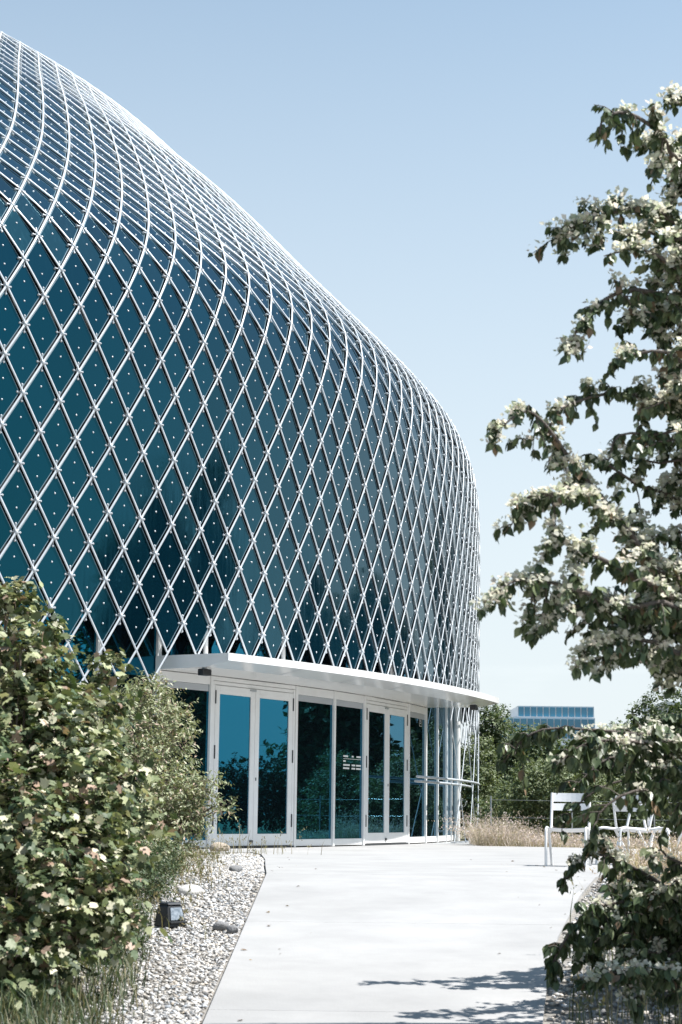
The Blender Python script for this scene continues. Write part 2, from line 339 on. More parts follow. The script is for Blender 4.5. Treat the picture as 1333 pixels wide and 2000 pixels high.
# triangulated version for the joined rest
PT = [(0, i, i+1) for i in range(1, npd-1)] + [q for f in PFr for q in ((f[0], f[1], f[2]), (f[0], f[2], f[3]))]
PMI = [0]*(npd-2) + [1]*(2*npd) + [2]*(2*npd)
cents = [(L, C) for L in range(-7, LT-1) for C in range(C_MIN, C_MAX+1) if (L+C) % 2 == 1]
cl = np.array(cents, float); tc_ = cl[:, 1]*DTH/2
Rn, Ln, Tn, Bn = S(cl[:, 0], tc_+DTH/2), S(cl[:, 0], tc_-DTH/2), S(cl[:, 0]+1, tc_), S(cl[:, 0]-1, tc_)
U = (Rn-Ln)/2; W_ = (Tn-Bn)/2; NN = np.cross(U, W_); NN /= np.linalg.norm(NN, axis=1, keepdims=True)
cen = (Rn+Ln+Tn+Bn)/4
jit = rng.normal(size=(len(cl), 2))*.009                                   # each pane sits a hair off true
un, wn = U/np.linalg.norm(U, axis=1, keepdims=True), W_/np.linalg.norm(W_, axis=1, keepdims=True)
N2 = NN + jit[:, :1]*un + jit[:, 1:]*wn; N2 /= np.linalg.norm(N2, axis=1, keepdims=True)
U = U - (U*N2).sum(1, keepdims=True)*N2; W_ = W_ - (W_*N2).sum(1, keepdims=True)*N2
P0 = cen - NN*.03
px, py, pz = project(cen); toCam = np.array([0, 0, CAMZ]) - cen; toCam /= np.linalg.norm(toCam, axis=1, keepdims=True)
face = (toCam*NN).sum(1); area = np.where((px > -20) & (px < 960) & (py > 0) & (py < 1420) & (face > 0), np.linalg.norm(np.cross(U, W_), axis=1)*face/pz**2, -1)
big = set(np.argsort(-area)[:300].tolist())
for i in sorted(big):
    o = bpy.data.objects.new('panel', pm); col.objects.link(o); child(o)
    o.matrix_basis = Matrix(((U[i, 0], W_[i, 0], N2[i, 0], P0[i, 0]), (U[i, 1], W_[i, 1], N2[i, 1], P0[i, 1]), (U[i, 2], W_[i, 2], N2[i, 2], P0[i, 2]), (0, 0, 0, 1)))
rest = np.array([i for i in range(len(cl)) if i not in big])
mats = np.stack([U[rest], W_[rest], N2[rest]], -1)
V, F, _ = scatter(PV, np.array(PT), mats, P0[rest])
o = link('panels', np_mesh('panels', V, F, mi=np.tile(PMI, len(rest))), None, [M['panel'], M['edge'], M['rubber']]); child(o); tag(o, kind='stuff')
# led dots: two on every panel
oc = [(math.cos(a), math.sin(a)) for a in np.arange(6)*math.pi/3]
LV = np.array([(0, 0, .55)] + [(.7*x, .7*y, .4) for x, y in oc] + [(x, y, 0) for x, y in oc]); LF = [(0, 1+i, 1+(i+1) % 6) for i in range(6)]
for i in range(6): LF += [(1+i, 7+i, 7+(i+1) % 6), (1+i, 7+(i+1) % 6, 1+(i+1) % 6)]
vis = np.where((face > -.1) & (px > -300) & (px < 1300))[0]
mt = np.stack([un[vis], wn[vis], N2[vis]], -1)*.0165
locs = np.concatenate([P0[vis] + W_[vis]*.30, P0[vis] - W_[vis]*.30]) + np.tile(N2[vis]*.003, (2, 1))
V, F, _ = scatter(LV, np.array(LF), np.concatenate([mt, mt]), locs)
o = link('led_dots', np_mesh('led_dots', V, F, smooth=True), None, M['led']); child(o); tag(o, kind='stuff')

# lattice bars: one continuous tube per diagonal
def bar_cut(L, t): return L >= (-8.02 if CAN_A-.003 < t < CAN_B+.003 else (-9.02 if .03 < t <= CAN_A else LB))
def lattice_bar(sign, c0):
    low = (c0//2) % 3 == 0
    Ls = np.arange(LB, LT+.01, .5); Ls = np.concatenate([[LB], np.arange(-14, LT+.01, .5)])
    ts = (c0 + sign*Ls)*DTH/2
    keep = [i for i in range(len(Ls)) if -.45 < ts[i] < 1.12]
    run = []; out = []
    for i in keep:
        if bar_cut(Ls[i], ts[i]) and (low or ts[i] < .3 or Ls[i] >= -9.02): run.append(i)
        else:
            if len(run) > 1: out.append(run)
            run = []
    if len(run) > 1: out.append(run)
    if not out: return
    mb = MB(); K = 8
    for run in out:                                             # flat oval section, broad side along the skin
        P = S(Ls[run], ts[run], 0.); n = frame(Ls[run], ts[run])[2]; tg = np.gradient(P, axis=0); tg /= np.linalg.norm(tg, axis=1, keepdims=True); w = np.cross(n, tg)
        V = [tuple(P[i] + w[i]*math.cos(2*math.pi*k/K)*.0195 + n[i]*math.sin(2*math.pi*k/K)*.010) for i in range(len(P)) for k in range(K)]
        F = [(i*K+k, i*K+(k+1) % K, (i+1)*K+(k+1) % K, (i+1)*K+k) for i in range(len(P)-1) for k in range(K)]
        mb.add(V, F, True); mb.add(V[:K][::-1], [tuple(range(K))]); mb.add(V[-K:], [tuple(range(K))])
    child(mb.build('lattice_bar', M['steel']))
for c0 in range(-110, 160, 2):
    for sg in (1, -1):
        tm = (c0 + sg*np.arange(-14, 36))*DTH/2
        if tm.max() > -.4 and tm.min() < 1.05: lattice_bar(sg, c0)
# joints: small star casting with four panel clips
mbj = MB()
mbj.add([(math.cos(a)*(.022 if k % 2 == 0 else .040), math.sin(a)*(.022 if k % 2 == 0 else .062), .011) for k, a in enumerate(np.arange(8)*math.pi/4)] + [(math.cos(a)*.035, math.sin(a)*.05, -.04) for a in np.arange(8)*math.pi/4] + [(0, 0, .016)],
        [(i, (i+1) % 8, 16) for i in range(8)] + [(i, 8+i, 8+(i+1) % 8, (i+1) % 8) for i in range(8)], True)
for (x, y) in ((.085, 0), (-.085, 0), (0, .125), (0, -.125)):
    mbj.tube([(x*.4, y*.4, -.02), (x, y, -.025)], .009, 5, False); mbj.tube([(x, y, -.06), (x, y, -.022), (x, y, -.012)], [.019, .019, .010], 6)
jm = mbj.mesh('node_joint'); jm.materials.append(M['steel'])
nd = np.array([(L, C) for L, C in nodes_in(-7, LT-2, C_MIN, C_MAX)], float); tn = nd[:, 1]*DTH/2
a_, b_, n_ = frame(nd[:, 0], tn); pn = S0(nd[:, 0], tn); jx, jy_, jz = project(pn); tcj = np.array([0, 0, CAMZ]) - pn; tcj /= np.linalg.norm(tcj, axis=1, keepdims=True)
fj = (tcj*n_).sum(1); sc = np.where((jx > -20) & (jx < 960) & (jy_ > 0) & (jy_ < 1320) & (fj > 0), fj/jz**2, -1); bigj = set(np.argsort(-sc)[:300].tolist())
for i in sorted(bigj):
    o = bpy.data.objects.new('node_joint', jm); col.objects.link(o); child(o)
    o.matrix_basis = Matrix([[a_[i, k], b_[i, k], n_[i, k], pn[i, k]] for k in range(3)] + [[0, 0, 0, 1]])
JV = np.array([v.co[:] for v in jm.vertices]); jm.calc_loop_triangles(); JT = np.array([list(tr.vertices) for tr in jm.loop_triangles])
rj = np.array([i for i in range(len(nd)) if i not in bigj and fj[i] > -.2 and -400 < jx[i] < 1400])
V, F, _ = scatter(JV, JT, np.stack([a_[rj], b_[rj], n_[rj]], -1), pn[rj])
o = link('node_joints', np_mesh('node_joints', V, F, smooth=True), None, M['steel']); child(o); tag(o, kind='stuff')
# ring tubes holding the free-standing bars right of the doors
for z_, off, t0, t1 in ((1.32, 0., .333, 1.05), (1.24, -.16, .345, 1.05), (.22, -.12, .50, 1.05)):
    child(MB().tube([plan(t, off, z_) for t in np.arange(t0, t1, .012)], .026, 7).build('ring_tube', M['steel']))
# base plates where the bars reach the ground
for c0 in range(-10, 100, 2):
    t = (c0)*DTH/2
    if t > CAN_B+.01 and t < .8:
        p = plan(t, 0., .012); child(MB().tube([p, p+Vector((0, 0, .02))], .09, 10).build('base_plate', M['steel']))

# ---- curtain wall and doors
class Seg:
    def __init__(s, t0, t1, off=-.5):
        s.a = plan(t0, off); s.b = plan(t1, off); s.d = (s.b-s.a); s.len = s.d.length; s.d.normalize(); s.n = Vector((s.d.y, -s.d.x, 0))
    def p(s, u, z, o): return s.a + s.d*u + s.n*o + Vector((0, 0, z))
    def box(s, mb, u0, u1, z0, z1, o0, o1): return mb.hexa([s.p(u0, z0, o1), s.p(u1, z0, o1), s.p(u1, z0, o0), s.p(u0, z0, o0), s.p(u0, z1, o1), s.p(u1, z1, o1), s.p(u1, z1, o0), s.p(u0, z1, o0)])
    def part(s, name, m, u0, u1, z0, z1, o0, o1, parent=None, bevel=0):
        o = s.box(MB(), u0, u1, z0, z1, o0, o1).build(name, m, None, bevel)
        if parent is None: child(o)
        else: o.parent = parent; o.matrix_parent_inverse = parent.matrix_parent_inverse.copy() if False else Matrix()
        return o
HEAD, SOF = 2.73, 2.80
def pane(t0, t1, ent):
    s = Seg(t0, t1)
    top = HEAD-.02 if ent else 4.1
    s.part('window_pane', M['glass'], .03, s.len-.03, .14, top-.06, -.02, 0.)
    s.part('sill_rail', M['white'], .034, s.len-.034, .02, .138, -.05, .02, bevel=.006)
    if ent:
        s.part('head_rail', M['white'], .034, s.len-.034, top-.058, SOF-.002, -.05, .024, bevel=.006)
        s.part('roller_blind', M['office_pale'], .05, s.len-.05, top-.17, top-.062, .0015, .004)
    return s
def post(t, ent, w=.075, h=None):
    s = Seg(t-.002, t+.002); c = s.len/2
    s.part('window_post', M['white'], c-w/2, c+w/2, .004, (SOF-.003 if ent else 4.2) if h is None else h, -.1, .045, bevel=.006)
def double_door(t0, t1, first):
    tm = (t0+t1)/2; s = Seg(t0, t1)
    s.part('door_frame', M['white'], .04, s.len-.04, HEAD-.0, SOF-.002, -.06, .03, bevel=.004)
    s.part('door_frame', M['white'], .04, .10, .01, HEAD-.008, -.06, .03, bevel=.004)
    s.part('door_frame', M['white'], s.len-.10, s.len-.04, .01, HEAD-.008, -.06, .03, bevel=.004)
    s.part('threshold', M['darkmetal'], .04, s.len-.04, .004, .03, -.06, .05)
    mid = s.len/2; hd = HEAD-.075
    s.part('door_frame', M['white'], .105, s.len-.105, hd+.008, HEAD-.008, -.06, .022, bevel=.003)
    for k, (u0, u1) in enumerate(((.108, mid-.004), (mid+.004, s.len-.108))):
        mb = MB(); st = .125
        s.box(mb, u0, u0+st, .04, hd, -.04, .03); s.box(mb, u1-st, u1, .04, hd, -.04, .03)
        s.box(mb, u0+st, u1-st, .04, .235, -.04, .0295); s.box(mb, u0+st, u1-st, hd-.14, hd, -.04, .0295)
        d = child(mb.build('door', M['white'], None, .004))
        s.part('door_glass', M['glass'], u0+st+.002, u1-st-.002, .237, hd-.142, -.01, .012, d)
        uh = u0+.0 if k == 0 else u1
        for zh in (.35, 1.45, 2.35):
            s.part('hinge', M['darkmetal'], uh-.012, uh+.012, zh, zh+.22, .028, .042, d)
        ul = u1-.05 if k == 0 else u0+.03
        if k == 0:
            s.part('door_closer', M['clip'], u1-.16, u1-.01, hd-.045, hd-.015, .031, .06, d)
            s.part('bolt', M['darkmetal'], u1-.10, u1-.02, .09, .13, .031, .05, d)
        else: s.part('keyhole', M['darkmetal'], u0+.03, u0+.055, 1.12, 1.17, .031, .036, d)
    s.part('door_gap', M['rubber'], mid-.003, mid+.003, .04, hd, -.03, .02)
    return s
for k in range(-14, 2):
    pass
tl = [.0736 - .0413*k for k in range(11)][::-1]
for a, b in zip(tl[:-1], tl[1:]): pane(a, b, False)
for t in tl: post(t, False, .09)
pane(.0736, .1151, True); double_door(.1151, .1951, True); s_a = pane(.1951, .24, True); s_b = pane(.24, .2818, True); double_door(.2818, .3627, False); s_c = pane(.3627, .4065, True)
for t in (.1151, .1951, .24, .2818, .3627, .4065): post(t, True, .07)
tr = [.4065, .4446, .4814, .5101] + [.5101+.04*k for k in range(1, 14)]
for a, b in zip(tr[:-1], tr[1:]): pane(a, b, False)
for t in tr[1:]: post(t, False, .06)
p = plan(.53, -.42); child(MB().tube([p, p+Vector((0, 0, 4.2))], .085, 16).build('column', M['white']))
for t in (.0975, .165, .24, .30): 
    p = plan(t, -.16); child(MB().tube([p+Vector((0, 0, 3.0)), p+Vector((0, 0, 4.2))], .04, 8).build('hanger_post', M['white']))
# dark clerestory glazing above the canopy and dark soffit behind the lattice foot
te = [.0736, .1151, .155, .1951, .24, .2818, .322, .3627, .4065]
for a, b in zip(te[:-1], te[1:]):
    s = Seg(a, b); s.part('clerestory_pane', M['glass'], .01, s.len-.01, 3.02, 4.1, -.02, 0.)
V = []; 
for t in np.linspace(-.45, 1.15, 60): V += [tuple(plan(t, -.3, 4.15)), tuple(plan(t, -2.5, 4.1))]
child(link('soffit', np_mesh('soffit', V, [(2*i, 2*i+1, 2*i+3, 2*i+2) for i in range(59)]), None, M['skin']))

# ---- entrance canopy
tcan = np.linspace(CAN_A, CAN_B, 34)
prof = [(1.05, 3.0), (1.05, 2.885), (.60, SOF+.004), (-.48, SOF+.004), (-.48, 3.02)]
V = [tuple(plan(t, o, z)) for t in tcan for o, z in prof]; k = len(prof); F = []
for i in range(len(tcan)-1):
    for j in range(k): F.append((i*k+j, i*k+(j+1) % k, (i+1)*k+(j+1) % k, (i+1)*k+j))
mb = MB(); mb.add(V, F); mb.add(V[:k], [tuple(range(k))[::-1]]); mb.add(V[-k:], [tuple(range(k))])
canopy = child(mb.build('canopy', M['canopy']))
# thin seams of the bevel sheets
for t in np.linspace(CAN_A, CAN_B, 7)[1:-1]:
    a, b = plan(t, 1.052, 2.884), plan(t, .60, SOF+.002); a2, b2 = plan(t+.0007, 1.052, 2.884), plan(t+.0007, .60, SOF+.002)
    o = MB().add([a, a2, b2, b], [(0, 1, 2, 3)]).build('seam', M['office_pale']); o.location.z = -.003; o.parent = canopy
for t, off in ((.0765, .42), (.3745, .78)):
    s = Seg(t-.004, t+.004, off); c = s.len/2
    mb = MB(); s.box(mb, c-.10, c+.10, SOF-.115, SOF-.012, -.06, .06); o = mb.build('floodlight', M['black'], None, .012); child(o)
    s.part('bracket', M['clip'], c-.03, c+.03, SOF-.0115, SOF+.003, -.03, .03, o)
# printed marks on the glass: opening hours lines and the house number
def mark(s, name, u0, u1, z0, z1): s.part(name, M['white'], u0, u1, z0, z1, .0012, .0022)
u = s_b.len
for z_, spans in ((1.62, ((.34, .50), (.62, .68), (.78, .93))), (1.585, ((.34, .93),)), (1.53, ((.34, .42),)), (1.46, ((.34, .56), (.62, .74), (.77, .93))), (1.40, ((.34, .54), (.62, .74), (.77, .93)))):
    for a, b in spans: mark(s_b, 'hours_lettering', u*a, u*b, z_, z_+(.03 if z_ != 1.585 else .008))
cu = bpy.data.curves.new('number_five', 'FONT'); cu.body = '5'; cu.size = .17; cu.extrude = .001
to = bpy.data.objects.new('number_tmp', cu); col.objects.link(to); dg = bpy.context.evaluated_depsgraph_get(); tme = bpy.data.meshes.new_from_object(to.evaluated_get(dg)); bpy.data.objects.remove(to)
u = s_c.len*.70; base = s_c.p(u, 2.44, .003)
nm = link('house_number', tme, None, M['white']); child(nm)
nm.matrix_basis = Matrix(((s_c.d.x, 0, s_c.n.x, base.x), (s_c.d.y, 0, s_c.n.y, base.y), (0, 1, 0, base.z), (0, 0, 0, 1)))
for a, b, z0, z1 in ((-.05, .16, 2.39, 2.40), (-.05, .16, 2.61, 2.62), (-.05, -.035, 2.401, 2.609), (.145, .16, 2.401, 2.609)): mark(s_c, 'number_border', u+a, u+b, z0, z1)

# ------------------------------------------------------------------ plants
OVATE = (np.array([(0, 0, 0), (.30, .28, .05), (.33, .55, .03), (.17, .82, 0), (0, 1.08, -.10), (-.17, .82, 0), (-.33, .55, .03), (-.30, .28, .05), (0, .5, -.05)]),
         np.array([(8, 0, 1), (8, 1, 2), (8, 2, 3), (8, 3, 4), (8, 4, 5), (8, 5, 6), (8, 6, 7), (8, 7, 0)]))
LOBED = (np.array([(0, 0, 0), (.32, .06, .05), (.50, .32, -.06), (.36, .46, .04), (.44, .76, -.08), (.22, .74, .03), (0, 1.05, -.14), (-.22, .74, .03), (-.44, .76, -.08), (-.36, .46, .04), (-.50, .32, -.06), (-.32, .06, .05), (0, .4, -.03)]),
         np.array([(12, i, (i+1) % 12) for i in range(12)]))
NARROW = (np.array([(0, 0, 0), (.17, .4, .03), (0, 1, -.08), (-.17, .4, .03), (0, .45, -.03)]), np.array([(4, 0, 1), (4, 1, 2), (4, 2, 3), (4, 3, 0)]))
QUADL = (np.array([(0, 0, 0), (.32, .45, .05), (0, 1, -.06), (-.32, .45, .05)]), np.array([(0, 1, 2), (0, 2, 3)]))
def norm(v): return v/(np.linalg.norm(v, axis=-1, keepdims=True)+1e-9)
def leaf_frames(axis, nrm, size):
    y = norm(axis); x = norm(np.cross(y, nrm)); z = np.cross(x, y)
    return np.stack([x, y, z], -1)*size[:, None, None]
def palette(n, cols, w=None, var=.18):
    c = np.array(cols)[rng.choice(len(cols), n, p=w)]; return np.clip(c*(1+rng.normal(size=(n, 1))*var), .005, .9)
def sprigs(blobs, per, n_leaf, twig, size, droop=.25, up=.55, shell=.62, gap=0.):
    """clumps of leaves along short twigs spread through blobs (x, y, z, rx, ry, rz, weight)"""
    A, Nn, Lo, Sz, TW = [], [], [], [], []
    for (x, y, z, rx, ry, rz, w) in blobs:
        k = int(per*w)
        d = norm(rng.normal(size=(k, 3))); rad = shell + (1.04-shell)*rng.random((k, 1))**.7
        lump = 1 + .16*np.sin(d[:, :1]*5+x*3)*np.cos(d[:, 2:]*6+y) + .10*rng.normal(size=(k, 1))
        p = np.array([x, y, z]) + d*rad*lump*np.array([rx, ry, rz])
        dirv = norm(d*np.array([1, 1, .7]) + np.array([0, 0, up]) + rng.normal(size=(k, 3))*.55)
        ln = twig*(.6+.8*rng.random((k, 1)))
        TW.append((p, dirv, ln))
        for j in range(n_leaf):
            u = (j+rng.random((k, 1)))/n_leaf
            q = p + dirv*ln*u - np.array([0, 0, 1])*droop*ln*u*u
            side = norm(np.cross(dirv, rng.normal(size=(k, 3))))
            ax = norm(side*.9 + dirv*.5 + np.array([0, 0, -droop]) + rng.normal(size=(k, 3))*.2)
            nr = norm(np.array([0, 0, 1.]) + d*.5 + rng.normal(size=(k, 3))*.5)
            A.append(ax); Nn.append(nr); Lo.append(q); Sz.append(size*(.4+1.0*rng.random(k)**.8)*(1-.25*u[:, 0]))
    return np.concatenate(A), np.concatenate(Nn), np.concatenate(Lo), np.concatenate(Sz), TW
def plant(name, label, cat, base, blobs, tmpl, per, n_leaf, twig, size, cols, w=None, group=None, m='leaf', stems=True, droop=.25, up=.55, shell=.62, single=0, trunk=None, extra=None):
    root = empty(name, base); tag(root, label, cat, group)
    inv = Matrix.Translation(-Vector(base))
    A, Nn, Lo, Sz, TW = sprigs(blobs, per, n_leaf, twig, size, droop, up, shell)
    C = palette(len(Lo), cols, w)
    mt = leaf_frames(A, Nn, Sz)
    own = []
    if single:
        ux, uy, uz = project(Lo); vis = (ux > 0) & (ux < 1333) & (uy > 0) & (uy < 2000)
        own = np.argsort(np.where(vis, uz - 40*Sz, 1e9))[:single*3][::3]
        var = []
        for k in range(5):
            cc = palette(1, cols, w, .1)[0]; me = np_mesh('leaf', tmpl[0], tmpl[1], np.tile(cc, (len(tmpl[0]), 1))); me.materials.append(M[m]); var.append(me)
        for i in own:
            o = bpy.data.objects.new('leaf', var[int(i) % 5]); col.objects.link(o); o.parent = root; o.matrix_parent_inverse = inv
            o.matrix_basis = Matrix([[*mt[i, r], Lo[i, r]] for r in range(3)] + [[0, 0, 0, 1]])
    keep = np.setdiff1d(np.arange(len(Lo)), own)
    V, F, CC = scatter(tmpl[0], tmpl[1], mt[keep], Lo[keep], C[keep])
    o = link('foliage', np_mesh('foliage', V, F, CC, smooth=False), root, M[m]); o.matrix_parent_inverse = inv
    mb = MB(); B = Vector(base)
    if trunk:
        mb.tube([B, B+Vector((.03, 0, trunk[0]*.5)), B+Vector((0, .02, trunk[0]))], [trunk[1], trunk[1]*.8, trunk[1]*.5], 8); B = B + Vector((0, 0, trunk[0]*.6))
    if stems:
        for bl in blobs:
            c = Vector(bl[:3])
            for q in range(3):
                e = c + Vector((random.uniform(-.6, .6)*bl[3], random.uniform(-.6, .6)*bl[4], random.uniform(-.1, .7)*bl[5])); mid = B.lerp(e, .5) + Vector((random.uniform(-.1, .1), random.uniform(-.1, .1), .1))
                mb.tube([B + Vector((random.uniform(-.15, .15)*(0 if trunk else 1), random.uniform(-.1, .1)*(0 if trunk else 1), 0)), mid, e], [.014+.003*bl[5], .010+.002*bl[5], .004], 5)
        for p, dv, ln in TW:
            for i in range(0, len(p), 6): mb.tube([p[i]-dv[i]*.15, p[i]+dv[i]*ln[i]*.6], [.004, .002], 3, False)
    o = mb.build('trunk' if trunk else 'stem', M['bark' if trunk else 'twig'], root); o.matrix_parent_inverse = inv
    return root
def at(x, y, Y):
    """point of the place seen at photo pixel (x, y) at distance Y, used while measuring"""
    u0 = x-666.5; w0 = y-1000; c, s = math.cos(ROLL), math.sin(ROLL); u = c*u0+s*w0; w = -s*u0+c*w0
    cp, sp_ = math.cos(PITCH), math.sin(PITCH); dx, dy, dz = u/3500, 1., -w/3500
    D = (dx, dy*cp-dz*sp_, dy*sp_+dz*cp); return Vector((D[0]/D[1]*Y, Y, D[2]/D[1]*Y+CAMZ))
def blob(x, y, r, Y, w=1., ry=None, sq=1.):
    c = at(x, y, Y); k = r*Y/3500; return (c.x, c.y, c.z, k, ry or k, k*sq, w)
GREEN = [(.15, .18, .085), (.30, .32, .18), (.06, .09, .04), (.48, .46, .33), (.34, .24, .18)]
# near shrub with lobed leaves at the left edge
b1 = [blob(40, 1480, 120, 11.2, 1.2), blob(130, 1450, 85, 11.6, .8), blob(20, 1360, 70, 11.4, .6), blob(110, 1590, 125, 11, 1.2), blob(20, 1680, 150, 10.6, 1.4), blob(150, 1690, 70, 10.8, .7), blob(195, 1560, 60, 11.8, .45),
      blob(-60, 1560, 150, 11, .8), blob(105, 1380, 38, 11.8, .2), blob(60, 1800, 110, 10.3, .8), blob(-20, 1900, 120, 10, .7), blob(150, 1790, 60, 10.5, .4), blob(200, 1740, 45, 10.6, .25), blob(95, 1300, 22, 11.6, .12), blob(45, 1275, 24, 11.3, .12), blob(215, 1400, 22, 11.9, .10), blob(250, 1500, 24, 11.8, .10), blob(262, 1610, 26, 11.2, .12), blob(245, 1690, 24, 10.9, .10), blob(225, 1800, 24, 10.5, .10)]
plant('viburnum_shrub', 'big leafy shrub with lobed yellow-green leaves at the left edge', 'shrub', (-2.1, 11.0, gz(11)-.03), b1, LOBED, 205, 7, .19, .064, GREEN, [.27, .22, .31, .14, .06], single=220, up=.7)
# taller sprigs behind it
b1b = [blob(25, 1185, 40, 14.5, .4), blob(90, 1250, 26, 14.5, .2), blob(5, 1265, 60, 14.8, .5), blob(205, 1315, 26, 15, .2), blob(150, 1400, 50, 15, .4), blob(60, 1400, 90, 15, .6), blob(20, 1340, 50, 14.8, .4)]
plant('leggy_shrub', 'leggy shrub whose tallest sprigs reach over the lattice, far left', 'shrub', (-2.9, 14.8, gz(14.8)-.03), b1b, LOBED, 150, 7, .16, .072, GREEN, [.35, .3, .2, .1, .05], up=.9)
# finer leaved shrub in front of the doors
b2 = [blob(255, 1420, 75, 19.5, 1.1), blob(310, 1400, 48, 19.8, .6), blob(330, 1440, 45, 19.5, .5), blob(230, 1510, 90, 19, 1.2), blob(305, 1520, 60, 19.2, .7), blob(345, 1560, 55, 18.8, .7), blob(280, 1600, 80, 18.6, 1.1), blob(350, 1620, 42, 18.6, .5), blob(215, 1620, 80, 18.4, .9), blob(400, 1545, 22, 18.6, .14), blob(435, 1572, 15, 18.5, .08), blob(290, 1360, 30, 20, .25), blob(300, 1680, 50, 18, .5), blob(240, 1700, 60, 17.8, .6)]
plant('fine_leaved_shrub', 'fine-leaved olive shrub with reddish tips in front of the left door', 'shrub', (-2.0, 19.0, -.03), b2, NARROW, 300, 9, .16, .062, [(.22, .245, .13), (.30, .32, .19), (.13, .16, .08), (.42, .32, .25), (.42, .41, .28)], [.3, .3, .2, .1, .1])
# low dark shrub at its foot
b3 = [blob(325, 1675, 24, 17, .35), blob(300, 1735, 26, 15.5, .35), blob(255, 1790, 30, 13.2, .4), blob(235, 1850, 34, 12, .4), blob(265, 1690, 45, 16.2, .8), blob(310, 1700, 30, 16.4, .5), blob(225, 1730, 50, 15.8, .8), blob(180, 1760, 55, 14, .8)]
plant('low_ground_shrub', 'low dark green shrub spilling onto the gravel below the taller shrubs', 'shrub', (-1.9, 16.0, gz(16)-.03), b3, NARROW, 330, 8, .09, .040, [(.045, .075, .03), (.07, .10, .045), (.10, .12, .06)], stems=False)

# ---- grasses
def blades(name, label, cat, n, fx, h0, h1, cols, wid, lean=.45, heads=0., head_cols=None, mat_='blade'):
    X, Y = fx(n); Z = np.array([gz(y) for y in Y]) - .03
    a = rng.random(n)*6.283; h = (h0 + (h1-h0)*rng.random(n)**1.4)*(1+.30*np.sin(X*2.1+Y*1.3)+.22*np.sin(X*5.3-Y*2.2))*(np.interp(X, [3, 4.0, 4.8], [1.15, .75, .30]) if name == 'dry_grass' else 1.); ln = lean*(.3+rng.random(n))
    dirx, diry = np.cos(a), np.sin(a); B = np.stack([X, Y, Z], -1); sd = np.stack([-diry, dirx, np.zeros(n)], -1)*wid*(.6+.8*rng.random((n, 1)))
    mid = B + np.stack([dirx*ln*h*.3, diry*ln*h*.3, h*.6], -1); tip = B + np.stack([dirx*ln*h, diry*ln*h, h*(1-.25*ln)], -1)
    V = np.stack([B-sd, B+sd, mid-sd*.7, mid+sd*.7, tip], 1).reshape(-1, 3)
    F = np.array([(0, 1, 3), (0, 3, 2), (2, 3, 4)]); F = (F[None] + (np.arange(n)*5)[:, None, None]).reshape(-1, 3)
    C = np.repeat(palette(n, cols), 5, 0)
    if heads:
        hs = np.where(rng.random(n) < heads)[0]; m_ = len(hs)*7; idx = np.repeat(hs, 7)
        q = tip[idx]*(1) + (mid[idx]-tip[idx])*rng.random((m_, 1))*.55 + rng.normal(size=(m_, 3))*.012
        fr = leaf_frames(norm(rng.normal(size=(m_, 3)) + np.array([0, 0, 1.2])), norm(rng.normal(size=(m_, 3))), .022+.03*rng.random(m_))
        v2, f2, c2 = scatter(NARROW[0], NARROW[1], fr, q, palette(m_, head_cols or cols)); F = np.concatenate([F, f2+len(V)]); V = np.concatenate([V, v2]); C = np.concatenate([C, c2])
    o = link(name, np_mesh(name, V, F, C), None, M[mat_]); tag(o, label, cat, kind='stuff'); return o
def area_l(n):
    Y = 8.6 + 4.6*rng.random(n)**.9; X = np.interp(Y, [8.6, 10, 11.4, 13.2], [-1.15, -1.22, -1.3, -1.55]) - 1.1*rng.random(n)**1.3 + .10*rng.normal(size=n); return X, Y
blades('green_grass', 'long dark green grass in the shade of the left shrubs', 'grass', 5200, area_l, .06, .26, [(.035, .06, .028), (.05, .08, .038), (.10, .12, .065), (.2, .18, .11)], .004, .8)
def area_e(n):
    Y = 13 + 13*rng.random(n); X = np.interp(Y, [13, 17, 22, 26], [-1.75, -1.75, -2.0, -2.2]) + .28*rng.normal(size=n); return X, Y
blades('dry_weeds', 'straw coloured dry weeds along the gravel edge by the shrubs', 'grass', 2600, area_e, .04, .15, [(.20, .17, .09), (.14, .14, .07), (.26, .21, .13)], .0035, heads=.2)
def area_k(n): 
    Y = 26 + 1.4*rng.random(n); return np.interp(Y, [26, 27.4], [-1.45, -1.9]) + .5*rng.normal(size=n), Y
blades('pale_weeds', 'sparse pale weeds round the tan boulder before the doors', 'grass', 130, area_k, .10, .38, [(.30, .26, .18), (.22, .20, .12)], .004, heads=.5)
def area_d(n):
    X = 2.75 + 7.5*rng.random(n)**1.35; Y = np.interp(X, [2.7, 6.4, 12], [35.6, 33.9, 31.6]) + .15 + 2.2*rng.random(n); return X, Y
blades('dry_grass', 'reddish straw coloured dry grass along the far edge of the plaza', 'grass', 5500, area_d, .22, .72, [(.46, .39, .37), (.54, .47, .45), (.38, .32, .30), (.26, .24, .18)], .0032, 1.2, .95, [(.56, .46, .45), (.62, .54, .52), (.48, .39, .38)])
def area_r(n):
    Y = 16.4 + 4*rng.random(n); X = np.interp(Y, [16.4, 18, 20.4], [2.3, 2.75, 3.3]) + .1 + 2.2*rng.random(n); return X, Y
blades('beige_grass', 'beige feathery grass behind the lower branches of the right tree', 'grass', 2600, area_r, .10, .42, [(.42, .35, .28), (.50, .42, .34), (.28, .24, .17)], .004, .7, .7, [(.5, .4, .34)])
def area_u(n):
    Y = 9 + 3.6*rng.random(n); X = xr(Y) + .1 + 1.6*rng.random(n); return X, Y
blades('thin_weeds', 'thin weeds in the shade under the right tree', 'grass', 420, area_u, .08, .45, [(.10, .12, .06), (.20, .18, .11)], .004, heads=.3)

